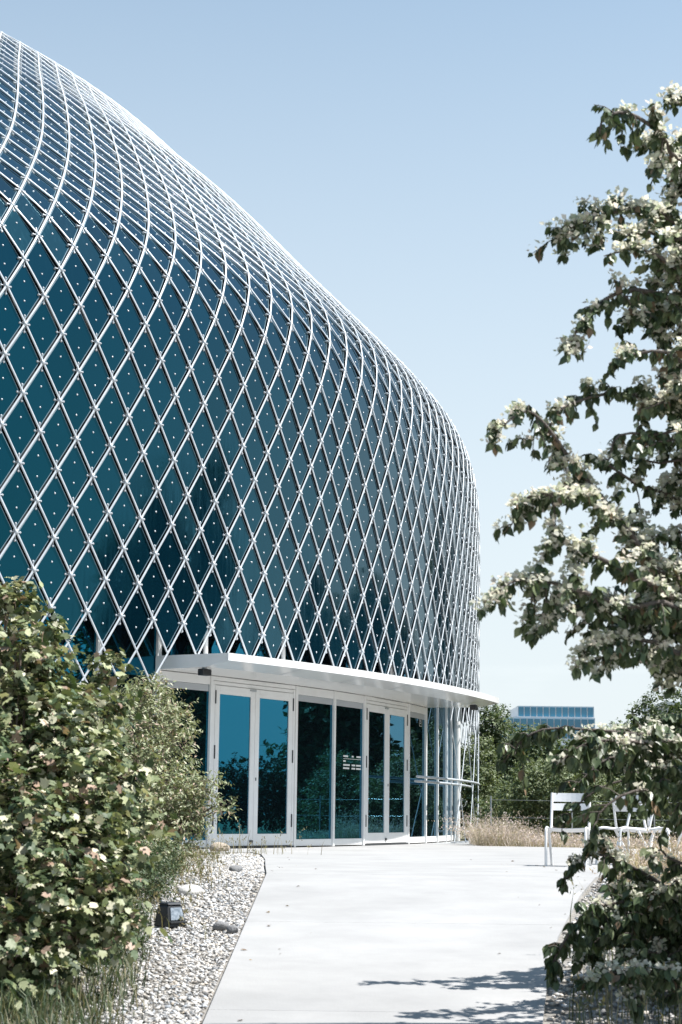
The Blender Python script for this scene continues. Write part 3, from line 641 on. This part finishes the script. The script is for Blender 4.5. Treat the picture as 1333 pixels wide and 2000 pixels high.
# ------------------------------------------------------------------ flowering tree at the right
def flowering_tree():
    base = Vector((2.75, 9.75, gz(9.75)-.03)); root = empty('flowering_tree', base); tag(root, 'tree with drooping heart-shaped leaves and creamy blossom at the right edge', 'tree')
    inv = Matrix.Translation(-base)
    T = [base, base+Vector((.03, 0, 1.2)), base+Vector((-.06, .05, 2.6)), base+Vector((.0, .05, 4.2)), base+Vector((-.05, 0, 5.6))]
    def tp(z):   # point on the trunk at height z above base
        zs = [0, 1.2, 2.6, 4.2, 5.6]; k = 0
        while k < 3 and z > zs[k+1]: k += 1
        return T[k].lerp(T[k+1], (z-zs[k])/(zs[k+1]-zs[k]))
    mb = MB(); mb.tube(T, [.085, .075, .06, .045, .03], 10); o = mb.build('trunk', M['bark'], root); o.matrix_parent_inverse = inv
    # limbs: start height on trunk, then points (pixel x, y, distance)
    limbs = [(4.3, [(1345, 330, 10.4), (1292, 262, 10.2), (1225, 220, 10.0), (1180, 232, 9.9), (1172, 262, 9.9)], 1.),
             (4.6, [(1370, 210, 10.6), (1335, 185, 10.5), (1310, 215, 10.4)], .8), (4.2, [(1380, 330, 10.8), (1330, 290, 10.9), (1250, 285, 10.7)], .8),
             (3.6, [(1360, 470, 10.5), (1270, 410, 10.3), (1180, 420, 10.1), (1110, 452, 10.0), (1092, 475, 10.0)], 1.2),
             (3.4, [(1370, 500, 10.8), (1290, 430, 10.7), (1240, 395, 10.6)], .9), (3.3, [(1360, 560, 10.2), (1260, 490, 10.1), (1180, 500, 10.0)], 1.1),
             (3.0, [(1370, 640, 10.4), (1270, 570, 10.2), (1190, 580, 10.1), (1130, 640, 10.0), (1110, 690, 10.0)], 1.2),
             (3.0, [(1380, 660, 10.9), (1300, 600, 10.9), (1220, 640, 10.8)], 1.), (2.8, [(1350, 720, 10.1), (1250, 690, 10.0), (1190, 710, 9.9)], 1.1),
             (2.5, [(1370, 830, 10.5), (1270, 780, 10.3), (1180, 770, 10.1), (1095, 800, 10.0), (1075, 835, 10.0)], 1.1),
             (2.5, [(1370, 860, 10.2), (1290, 850, 10.1), (1210, 850, 10.0), (1190, 900, 10.0)], .9),
             (1.7, [(1370, 1210, 10.3), (1290, 1110, 10.2), (1200, 1000, 10.1), (1120, 905, 10.0), (1070, 835, 9.9), (1030, 803, 9.9), (985, 830, 9.8), (958, 866, 9.8)], .95),
             (1.9, [(1330, 1150, 10.1), (1230, 1040, 10.0), (1150, 980, 9.9), (1080, 965, 9.8), (1025, 975, 9.8), (1000, 1025, 9.8)], 1.2),
             (1.9, [(1350, 1000, 10.6), (1250, 950, 10.4), (1160, 890, 10.3), (1120, 900, 10.2)], .7), (2.1, [(1370, 930, 10.5), (1290, 905, 10.5), (1200, 890, 10.4)], .6),
             (1.6, [(1330, 1180, 10.0), (1230, 1120, 9.9), (1150, 1080, 9.8), (1090, 1060, 9.8), (1050, 1100, 9.8)], 1.1),
             (1.5, [(1350, 1200, 10.0), (1230, 1185, 9.9), (1120, 1150, 9.8), (1040, 1130, 9.8), (985, 1145, 9.7), (935, 1200, 9.7)], .8),
             (1.5, [(1360, 1230, 10.4), (1260, 1200, 10.3), (1170, 1180, 10.2), (1080, 1200, 10.1), (1050, 1240, 10.1)], 1.2),
             (1.4, [(1350, 1290, 10.1), (1250, 1250, 10.0), (1170, 1250, 9.9), (1120, 1310, 9.9)], 1.1),
             (1.3, [(1370, 1330, 10.5), (1300, 1280, 10.4), (1220, 1290, 10.3)], 1.1),
             (1.1, [(1350, 1440, 9.8), (1260, 1435, 9.6), (1150, 1425, 9.5), (1060, 1425, 9.4), (1010, 1455, 9.4), (985, 1490, 9.4)], .8),
             (1.1, [(1350, 1460, 9.9), (1250, 1450, 9.7), (1150, 1450, 9.6), (1080, 1500, 9.5)], 1.2), (1.0, [(1360, 1500, 10.2), (1270, 1490, 10.1), (1190, 1480, 10.0), (1120, 1540, 9.9)], 1.1),
             (1.0, [(1350, 1540, 9.7), (1260, 1520, 9.6), (1170, 1540, 9.5), (1105, 1600, 9.5), (1098, 1640, 9.5)], .32),
             (.9, [(1340, 1560, 9.6), (1240, 1545, 9.5), (1170, 1590, 9.4), (1168, 1650, 9.4)], .4), (.8, [(1360, 1590, 10.0), (1290, 1570, 9.9), (1230, 1570, 9.8)], .4),
             (.7, [(1350, 1750, 9.5), (1270, 1712, 9.4), (1190, 1672, 9.3), (1130, 1680, 9.3), (1098, 1735, 9.3)], .75),
             (.6, [(1340, 1690, 9.8), (1290, 1660, 9.8), (1260, 1680, 9.7)], .4),
             (.5, [(1360, 1830, 9.8), (1270, 1770, 9.6), (1190, 1765, 9.5), (1130, 1800, 9.4), (1085, 1870, 9.4), (1075, 1905, 9.4)], 1.1),
             (.45, [(1360, 1850, 9.5), (1270, 1820, 9.4), (1190, 1830, 9.3), (1130, 1880, 9.3)], 1.1), (.5, [(1370, 1800, 10.1), (1300, 1750, 10.0), (1230, 1770, 10.0)], .9),
             (.4, [(1370, 1900, 9.6), (1290, 1860, 9.5), (1220, 1870, 9.4)], 1.1),
             (.45, [(1390, 1870, 9.2), (1300, 1800, 9.1), (1210, 1810, 9.0), (1150, 1850, 9.0)], 1.2), (.35, [(1380, 1950, 9.3), (1290, 1900, 9.2), (1200, 1900, 9.1), (1140, 1930, 9.1)], 1.0), (.6, [(1380, 1760, 9.4), (1320, 1720, 9.4), (1290, 1780, 9.4)], 1.2),
             (1.1, [(1380, 1440, 10.0), (1320, 1400, 9.9), (1270, 1440, 9.8), (1240, 1500, 9.8)], 1.2), (.9, [(1380, 1540, 9.4), (1320, 1500, 9.4), (1280, 1540, 9.3)], 1.1),
             (2.2, [(1400, 980, 10.6), (1330, 930, 10.6), (1290, 960, 10.5)], 1.1), (3.2, [(1400, 560, 10.6), (1340, 520, 10.6), (1280, 560, 10.5)], 1.1), (2.7, [(1400, 740, 10.6), (1340, 700, 10.6), (1280, 740, 10.5)], 1.1), (3.8, [(1400, 400, 10.6), (1350, 350, 10.6), (1310, 400, 10.5)], 1.),
             (3.3, [(1390, 500, 10.2), (1310, 470, 10.2), (1250, 450, 10.1), (1215, 470, 10.1)], 1.2), (2.9, [(1390, 640, 10.7), (1310, 620, 10.7), (1240, 610, 10.6), (1205, 650, 10.6)], 1.2), (2.6, [(1390, 800, 10.2), (1320, 780, 10.2), (1260, 800, 10.1)], 1.1), (2.2, [(1390, 900, 10.1), (1310, 860, 10.1), (1255, 880, 10.0)], 1.),
             (1.8, [(1390, 1080, 10.6), (1320, 1040, 10.6), (1270, 1060, 10.5)], 1.1), (1.6, [(1390, 1150, 10.7), (1320, 1110, 10.7), (1250, 1130, 10.6), (1210, 1170, 10.6)], 1.1), (1.4, [(1390, 1260, 10.6), (1310, 1220, 10.6), (1240, 1240, 10.5), (1190, 1290, 10.5)], 1.1)]
    # the side of the crown away from the photographer's frame
    for z, a, l in ((1.2, 10, 1.5), (1.8, 40, 1.4), (2.4, -30, 1.5), (3., -10, 1.4), (3.6, -60, 1.2), (4.2, -20, 1.1), (4.8, -70, .9), (5.2, -90, .8), (1.5, -70, 1.4), (.9, 35, 1.3), (1.1, 75, 1.6), (1.3, 115, 1.4), (1.0, 150, .9), (1.3, -20, 1.2)) + tuple((1.3+.27*k, -8-((k*47) % 95), 1.45-.065*k) for k in range(15)):
        limbs.append((z, [Vector((base.x+math.cos(math.radians(a))*l*u, base.y+math.sin(math.radians(a))*l*u, base.z+z+.5*u-.35*u*u)) for u in (.4, .7, 1.)], .7))
    tw = MB(); A, Nn, Lo, Sz = [], [], [], []; FA, FN, FL, FS = [], [], [], []
    # hanging side shoots that break up the tiers of the limbs
    hang = []
    for li, (z, pts, dens) in enumerate(limbs):
        if isinstance(pts[0], Vector) or dens < .6: continue
        for i in range(max(1, len(pts)-2)):
            for _ in range(2):
                if random.random() < .52: continue
                u = random.random(); q = [pts[i][k]+(pts[i+1][k]-pts[i][k])*u for k in range(3)]
                dx, dy = random.uniform(-22, 25), random.uniform(38, 95)*(.45 if 1350 <= pts[0][1] < 1650 else 1)
                hang.append((None, [tuple(q), (q[0]+dx*.55, q[1]+dy*.3, q[2]), (q[0]+dx, q[1]+dy, q[2]+random.uniform(-.2, .2))], .55, pts[0][1] >= 1350, li))
    limbs = [(z, p, d, None, i) for i, (z, p, d) in enumerate(limbs)] + hang
    for z, pts, dens, lowf, li in limbs:
        P = ([tp(z)] if z is not None else []) + [p if isinstance(p, Vector) else at(p[0], p[1], p[2] + (-1.4 if not (lowf if lowf is not None else pts[0][1] >= 1350) else (.45, 1.05, 1.75)[li % 3])) for p in pts]; low = lowf if lowf is not None else (not isinstance(pts[0], Vector) and pts[0][1] >= 1350)
        # smooth the polyline
        Q = [P[0]]
        for i in range(len(P)-1):
            p0, p1, p2, p3 = P[max(i-1, 0)], P[i], P[i+1], P[min(i+2, len(P)-1)]
            for u in (.33, .67, 1.): Q.append(.5*((2*p1) + (p2-p0)*u + (2*p0-5*p1+4*p2-p3)*u*u + (3*p1-p0-3*p2+p3)*u**3))
        n = len(Q); r0_ = (.011 + .007*min(n/18, 1)*dens)*(1 if z is not None else .45)
        tw.tube(Q, [r0_*(1-.82*i/(n-1)) for i in range(n)], 6)
        seg = [(Q[i+1]-Q[i]).length for i in range(n-1)]; tot = sum(seg); step = (.030 if low else .040)/dens; d = tot*(.22 if z is not None else .05)
        while d < tot:
            dd = d; i = 0
            while i < n-2 and dd > seg[i]: dd -= seg[i]; i += 1
            p = Q[i].lerp(Q[i+1], min(dd/seg[i], 1)); t_ = (Q[i+1]-Q[i]).normalized(); frac = d/tot
            sd = Vector((random.gauss(0, 1), random.gauss(0, 1), random.gauss(0, .7)))
            td = (sd - t_*sd.dot(t_)*.6).normalized()*.9 + t_*.35; td.normalize(); ln = (.05 + .34*random.random())*(1.1-.85*frac)*(1 if z is not None else .6)
            e = p + td*ln - Vector((0, 0, ln*ln*.9)); m_ = p.lerp(e, .5) + Vector((0, 0, .012))
            tw.tube([p, m_, e], [.0042, .003, .0016], 4, False)
            k = 7 + int(ln/.03)
            for j in range(k):
                u = (j+random.random())/k; q = p.lerp(m_, u*2) if u < .5 else m_.lerp(e, u*2-1)
                ax = Vector((random.gauss(0, .5), random.gauss(0, .5), -1.0)) + td*.5; A.append(ax); 
                Nn.append(Vector((random.gauss(0, .7), random.gauss(0, .7), .55)) + td*.3); Lo.append(q); Sz.append(random.uniform(.036, .066)*(1.25 if low else 1.))
            patch = math.sin(p.x*7.3+1)+math.sin(p.z*8.1+p.x*3)+.7*math.sin(p.z*3.7-p.y*5)
            if random.random() < ((.5 if low else .97) if patch > -.1 else (.05 if low else .3)):
                for j in range(random.randint(22, 40)):
                    u = random.random(); q = p.lerp(m_, u*2) if u < .5 else m_.lerp(e, u*2-1)
                    q = q + Vector((random.gauss(0, .020), random.gauss(0, .020), random.uniform(-.005, .036)))
                    FA.append(Vector((random.gauss(0, 1), random.gauss(0, 1), random.gauss(.1, .5)))); FN.append(Vector((random.gauss(.5, .8), random.gauss(-.2, .8), random.gauss(.6, .8)))); FL.append(q); FS.append(random.uniform(.018, .040))
            d += step*(.6+.8*random.random())
    o = tw.build('branches', M['bark'], root); o.matrix_parent_inverse = inv
    A, Nn, Lo, Sz = map(np.array, (A, Nn, Lo, Sz)); mt = leaf_frames(A, Nn, Sz); cols = [(.075, .105, .05), (.045, .07, .035), (.15, .18, .095), (.20, .14, .09)]; w = [.4, .3, .26, .04]
    C = palette(len(Lo), cols, w)
    ux, uy, uz = project(Lo); vis = (ux > 900) & (ux < 1333) & (uy > 0) & (uy < 2000); own = np.where(vis)[0]; own = own[np.argsort(-Sz[own]/uz[own])][:300]
    var = []
    for k in range(5):
        me = np_mesh('leaf', OVATE[0], OVATE[1], np.tile(palette(1, cols, w, .1)[0], (len(OVATE[0]), 1))); me.materials.append(M['tleaf']); var.append(me)
    for i in own:
        o = bpy.data.objects.new('leaf', var[int(i) % 5]); col.objects.link(o); o.parent = root; o.matrix_parent_inverse = inv
        o.matrix_basis = Matrix([[*mt[i, r], Lo[i, r]] for r in range(3)] + [[0, 0, 0, 1]])
    keep = np.setdiff1d(np.arange(len(Lo)), own)
    V, F, CC = scatter(OVATE[0], OVATE[1], mt[keep], Lo[keep], C[keep]); o = link('crown', np_mesh('crown', V, F, CC), root, M['tleaf']); o.matrix_parent_inverse = inv
    FA, FN, FL, FS = map(np.array, (FA, FN, FL, FS)); fm = leaf_frames(FA, FN, FS); FC = palette(len(FL), [(.72, .70, .60), (.66, .66, .54), (.72, .65, .58), (.50, .54, .38)], [.4, .3, .15, .15], .1)
    V, F, CC = scatter(QUADL[0]*np.array([1.35, 1, 1]), QUADL[1], fm, FL, FC); o = link('blossom', np_mesh('blossom', V, F, CC), root, M['bract']); o.matrix_parent_inverse = inv
flowering_tree()

# ------------------------------------------------------------------ chairs
def make_chair(loc, rz, label):
    c = empty('garden_chair', loc, rz); tag(c, label, 'chair', 'white metal garden chairs on the plaza')
    r = .0165; W2 = .235
    for sx in (-1, 1):
        x = sx*W2
        MB().tube([(x, -.27, 0), (x, -.255, .30), (x, -.245, .41), (x, -.22, .445), (x, -.16, .455), (x, .12, .43), (x, .19, .425)], r, 8).build('front_leg', M['chair'], c)
        MB().tube([(x, .02, .44), (x, .13, .26), (x, .30, .0)], r, 8).build('rear_leg', M['chair'], c)
        MB().tube([(x*.98, .16, .40), (x*.98, .21, .47), (x*.98, .27, .68), (x*.98, .32, .87)], r, 8).build('back_post', M['chair'], c)
    for k in range(7):
        y = -.205 + k*.064; z = .458 - .022*k/3 + (.0 if k else -.006)
        s_ = MB(); n = 6
        for i in range(n):
            xa, xb = -W2+2*W2*i/n, -W2+2*W2*(i+1)/n; za, zb = -.012*math.sin(math.pi*i/n), -.012*math.sin(math.pi*(i+1)/n)
            s_.hexa([(xa, y-.026, z+za), (xb, y-.026, z+zb), (xb, y+.026, z+zb-.006), (xa, y+.026, z+za-.006), (xa, y-.026, z+za+.007), (xb, y-.026, z+zb+.007), (xb, y+.026, z+zb+.001), (xa, y+.026, z+za+.001)])
        s_.build('seat_slat', M['chair'], c)
    for z0, z1 in ((.66, .745), (.765, .87)):
        s_ = MB(); n = 8
        def yb(z): return .27 + (z-.68)*.263
        for i in range(n):
            xa, xb = -W2+2*W2*i/n, -W2+2*W2*(i+1)/n; ca, cb = .035*math.sin(math.pi*i/n), .035*math.sin(math.pi*(i+1)/n)
            s_.hexa([(xa, yb(z0)+ca-.004, z0), (xb, yb(z0)+cb-.004, z0), (xb, yb(z0)+cb+.004, z0), (xa, yb(z0)+ca+.004, z0), (xa, yb(z1)+ca-.004, z1), (xb, yb(z1)+cb-.004, z1), (xb, yb(z1)+cb+.004, z1), (xa, yb(z1)+ca+.004, z1)])
        s_.build('back_slat', M['chair'], c)
    MB().tube([(-W2, .16, .415), (W2, .16, .415)], .010, 6).build('cross_bar', M['chair'], c)
    return c
make_chair((2.78, 21.9, 0), math.radians(-14), 'nearest white metal garden chair, leftmost of the chairs on the plaza')
make_chair((3.62, 22.9, 0), math.radians(-62), 'white metal garden chair turned sideways, behind the leftmost chair')
make_chair((4.28, 23.4, 0), math.radians(30), 'white metal garden chair at the right edge, half hidden by dark leaves')
make_chair((4.02, 24.3, 0), math.radians(150), 'white metal garden chair standing farthest back among the chairs')

# ------------------------------------------------------------------ small things on the gravel
def frustum(name, z0, z1, a, b, m, parent, yoff=0., bevel=.008):
    mb = MB().hexa([(-a[0], -a[1], z0), (a[0], -a[1], z0), (a[0], a[1], z0), (-a[0], a[1], z0), (-b[0], -b[1]+yoff, z1), (b[0], -b[1]+yoff, z1), (b[0], b[1]+yoff, z1), (-b[0], b[1]+yoff, z1)]); return mb.build(name, m, parent, bevel)
sp_ = empty('ground_spotlight', (-1.25, 13.85, gz(13.85)-.02), math.radians(48)); tag(sp_, 'black box-shaped ground spotlight standing on the pale gravel', 'spotlight')
frustum('housing', 0, .165, (.098, .085), (.075, .055), M['black'], sp_, .01, .014)
frustum('lid', .166, .182, (.076, .056), (.066, .046), M['black'], sp_, .01, .006)
h = MB().hexa([(-.066, -.082, .055), (.066, -.082, .055), (.066, -.074, .055), (-.066, -.074, .055), (-.055, -.058, .145), (.055, -.058, .145), (.055, -.05, .145), (-.055, -.05, .145)]); h.build('lens', M['lens'], sp_)
frustum('visor', .03, .045, (.085, .1), (.085, .1), M['black'], sp_, 0, .004)
def stone(name, loc, d, m, label, cat='stone', seed=1, group=None):
    bm = bmesh.new(); bmesh.ops.create_icosphere(bm, subdivisions=3, radius=1); r = random.Random(seed); k = [Vector((r.uniform(-3, 3), r.uniform(-3, 3), r.uniform(-3, 3))) for _ in range(4)]
    for v in bm.verts:
        f = 1 + sum(.07*math.sin(v.co.dot(q)+i) for i, q in enumerate(k)); v.co = Vector((v.co.x*d[0]*f, v.co.y*d[1]*f, max(v.co.z, -.55)*d[2]*f))
    for f in bm.faces: f.smooth = True
    me = bpy.data.meshes.new(name); bm.to_mesh(me); bm.free(); o = link(name, me, None, m); o.location = loc; o.rotation_euler = (0, 0, r.uniform(0, 6)); tag(o, label, cat, group); return o
stone('boulder', (-1.74, 27.0, .07), (.155, .11, .085), M['rock'], 'rounded tan boulder at the gravel edge before the left double door', 'boulder', 3).rotation_euler = (0, 0, .1)
stone('stone', (-.86, 13.67, gz(13.67)+.005), (.07, .05, .04), M['greystone'], 'grey stone lying on the gravel right of the spotlight', 'stone', 4)
stone('stone', (-.76, 13.5, gz(13.5)+.005), (.05, .04, .035), M['greystone'], 'dark grey stone against the edge of the concrete path', 'stone', 5)
stone('stone', (-1.3, 16.2, gz(16.2)+.0), (.15, .10, .06), mat('pale_stone', (.5, .48, .45), .9, 0, (.4, .39, .37), 15, .4, 60), 'large pale flat stone on the gravel behind the spotlight', 'stone', 6)
stone('stone', (-1.05, 19.0, .0), (.10, .07, .05), M['greystone'], 'small grey stone midway along the gravel bed', 'stone', 8)

# ------------------------------------------------------------------ background planting beyond the plaza
DG = [(.085, .12, .055), (.12, .16, .075), (.17, .20, .105), (.055, .085, .04)]
def bgtree(label, x, y, h, r, name='leafy_tree', tall=True, per=210, size=.10, group='trees behind the plaza', cols=DG, lo=.12):
    bl = []; n = 6 if tall else 4
    for k in range(n):
        f = k/(n-1); zz = h*(lo + (.86-lo)*f); rr = r*(1.-.55*f**1.6)*(.85+.3*random.random())
        bl.append((x+random.uniform(-.35, .35)*r, y+random.uniform(-.3, .3)*r, zz, rr, rr, h*.19*(.9+.3*random.random()), 1.))
        bl.append((x+random.uniform(-.7, .7)*r*(1-.4*f), y+random.uniform(-.5, .5)*r, zz*.95, rr*.6, rr*.6, h*.13, .6))
    return plant(name, label, 'tree' if tall else 'bush', (x, y, -.04), bl, QUADL, int(per*1.3), 7, .22*max(1, h/5), size, cols, group=group, m='dleaf', stems=False, trunk=(h*.6, .03+.012*h))
bgtree('dark leafy tree right behind the pavilion corner, peak level with the canopy tip', 4.25, 48, 3.4, .85)
bgtree('round leafy tree beside the pavilion corner tree, lower and wider', 5.5, 47, 2.75, 1.2)
bgtree('leafy tree standing before the blue glass office block', 7.2, 50, 2.9, 1.3)
bgtree('tall leafy tree right of the blue glass office block', 8.9, 51, 4.0, 1.3)
bgtree('leafy tree at the far right behind the chairs', 10.6, 49, 3.1, 1.3)
for x, y, h_, r_, lb in ((4.3, 41.5, 1.7, .95, 'low green bush at the left end of the dry grass strip'), (5.6, 41, 1.9, 1.0, 'green bush behind the dry grass left of the nearest chair'), (7.0, 40.5, 2.0, 1.05, 'green bush behind the backrest of the nearest chair'), (8.4, 40, 1.9, 1.0, 'green bush behind the farthest chair'), (9.7, 39.5, 2.1, 1.1, 'green bush at the right end of the hedge line'), (3.2, 44.5, 2.3, .9, 'green bush seen through the free-standing bars')):
    bgtree(lb, x, y, h_, r_, 'leafy_bush', False, 230, .075, 'bushes along the far plaza edge', [(.12, .155, .075), (.16, .195, .10), (.20, .23, .125)], .2)
# trees beside the plaza, out of frame, mirrored in the glass and the panels
for i, (az, d, h_, r_, lb) in enumerate(((93.5, 25, 8.6, 2.7, 'broad tree mirrored in the lowest panels by the left shrub'), (82.5, 24, 8.0, 2.6, 'lower tree mirrored between the two tall slim ones'), (88, 25, 10.4, 2.3, 'tall slim tree mirrored in the lower left panels'), (77.8, 26, 11.2, 2.1, 'tall slim tree mirrored in the panels above the canopy corner'), (57, 22, 7.2, 2.0, 'bushy tree mirrored in the panes between the double doors'), (53, 21, 6.2, 2.2, 'dense tree mirrored in the middle window pane'), (46.5, 21, 7, 2.4, 'dense tree mirrored in the right double door'), (41, 22, 6.6, 1.8, 'leafy tree mirrored in the right leaf of the right double door'), (37, 20, 5.6, 1.7, 'leafy tree mirrored beside the house number'), (27, 26, 9.5, 1.6, 'tall tree mirrored in the panels at the pavilion corner'))):
    a = math.radians(az); bgtree(lb, d*math.sin(a), 30+d*math.cos(a), h_, r_, 'park_tree', True, 330, .24, 'trees mirrored in the facade', DG, .06)
hb = [(10.6+.62*k, 36.9-.75*k, .75+.5*q, .75, .75, .62, 1.) for k in range(8) for q in (0, 1)]
plant('clipped_hedge', 'dense dark hedge mirrored in the lower half of the left double door', 'hedge', (12.8, 34.2, -.04), hb, QUADL, 330, 7, .12, .11, [(.028, .045, .02), (.04, .06, .028)], m='dleaf', stems=False, shell=.3)
lp = empty('street_lamp', (25.5, 39.2, 0)); tag(lp, 'grey street lamp mirrored in the left double door', 'street lamp')
MB().tube([(0, 0, 0), (0, 0, 5.5), (-.15, 0, 6.6), (-.7, 0, 7.2)], [.10, .07, .06, .05], 10).build('pole', M['darkmetal'], lp); MB().box((-1.0, 0, 7.2), (.7, .22, .1)).build('lamp_head', M['darkmetal'], lp, .02)

# ------------------------------------------------------------------ far buildings
ob = empty('office_block', (18, 150, 0)); tag(ob, 'distant office block with two rows of blue glass behind the trees', 'building')
MB().box((0, 4, 3.2), (9.4, 8, 6.4)).build('lower_storeys', M['office_pale'], ob)
MB().box((-.55, 4.3, 7.55), (8.0, 7.4, 2.3)).build('storey_wall', M['office_frame'], ob); MB().box((.25, 4.6, 9.2), (6.4, 7.0, .98)).build('top_wall', M['office_frame'], ob)
for (x0, x1, z0, z1, n, y) in ((-2.95, 3.4, 8.78, 9.62, 12, 1.06), (-4.5, 3.4, 6.95, 8.62, 14, .56)):
    w_ = (x1-x0)/n
    for k in range(n): MB().box((x0+w_*(k+.5), y, (z0+z1)/2), (w_-.10, .06, z1-z0-.06)).build('window', M['office_glass'], ob)
for k in range(12): MB().box((-4.3+.68*(k+.5), -.03, 5.6), (.6, .06, 1.2)).build('window', M['office_glass'], ob)
wb = empty('pale_warehouse', (36.5, 140, 0)); tag(wb, 'distant pale grey building with ribbed cladding behind the right tree', 'building')
MB().box((0, 5, 4.6), (22, 10, 9.2)).build('wall', M['office_pale'], wb)
for k in range(16): MB().box((-10.4+1.38*k, -.04, 4.3), (.10, .07, 8.2)).build('rib', M['office_frame'], wb)
for k in range(6): MB().box((-8.6+3.3*k, -.05, 7.2), (2.2, .05, .8)).build('window', M['office_glass'], wb)
MB().box((0, 5, 9.35), (22.4, 10.4, .25)).build('roof', M['office_frame'], wb)
# post and wire fence behind the dry grass
fe = empty('wire_fence', (6.5, 39, 0)); tag(fe, 'low post and wire fence strung before the bushes', 'fence')
for k in range(5): MB().tube([(-3.2+1.7*k, -.3*k, 0), (-3.2+1.7*k, -.3*k, 1.0)], .02, 6).build('post', M['clip'], fe)
for z_ in (.55, .92): MB().tube([(-3.2, 0, z_), (.2, -.6, z_-.02), (3.6, -1.2, z_)], .0035, 5).build('wire', M['clip'], fe)

# leaf litter blown onto the concrete
n = 40; Y = 9 + 16*rng.random(n); side = rng.random(n) < .6
X = np.where(side, -.66 + .5*rng.random(n)**2.2, np.minimum(xr(np.minimum(Y, 18)) - .02 - .9*rng.random(n)**2, 2.4)); Z = np.array([gz(y) for y in Y]) + .006
fr = leaf_frames(norm(np.c_[rng.normal(size=(n, 2)), .1*rng.normal(size=n)]), norm(np.c_[.25*rng.normal(size=(n, 2)), np.ones(n)]), .018+.03*rng.random(n))
V, F, C = scatter(OVATE[0], OVATE[1], fr, np.stack([X, Y, Z], -1), palette(n, [(.16, .11, .07), (.22, .16, .09), (.10, .08, .05)]))
tag(link('leaf_litter', np_mesh('leaf_litter', V, F, C), None, M['leaf']), 'scattered dry brown leaves on the pale concrete path', 'leaves', kind='stuff')
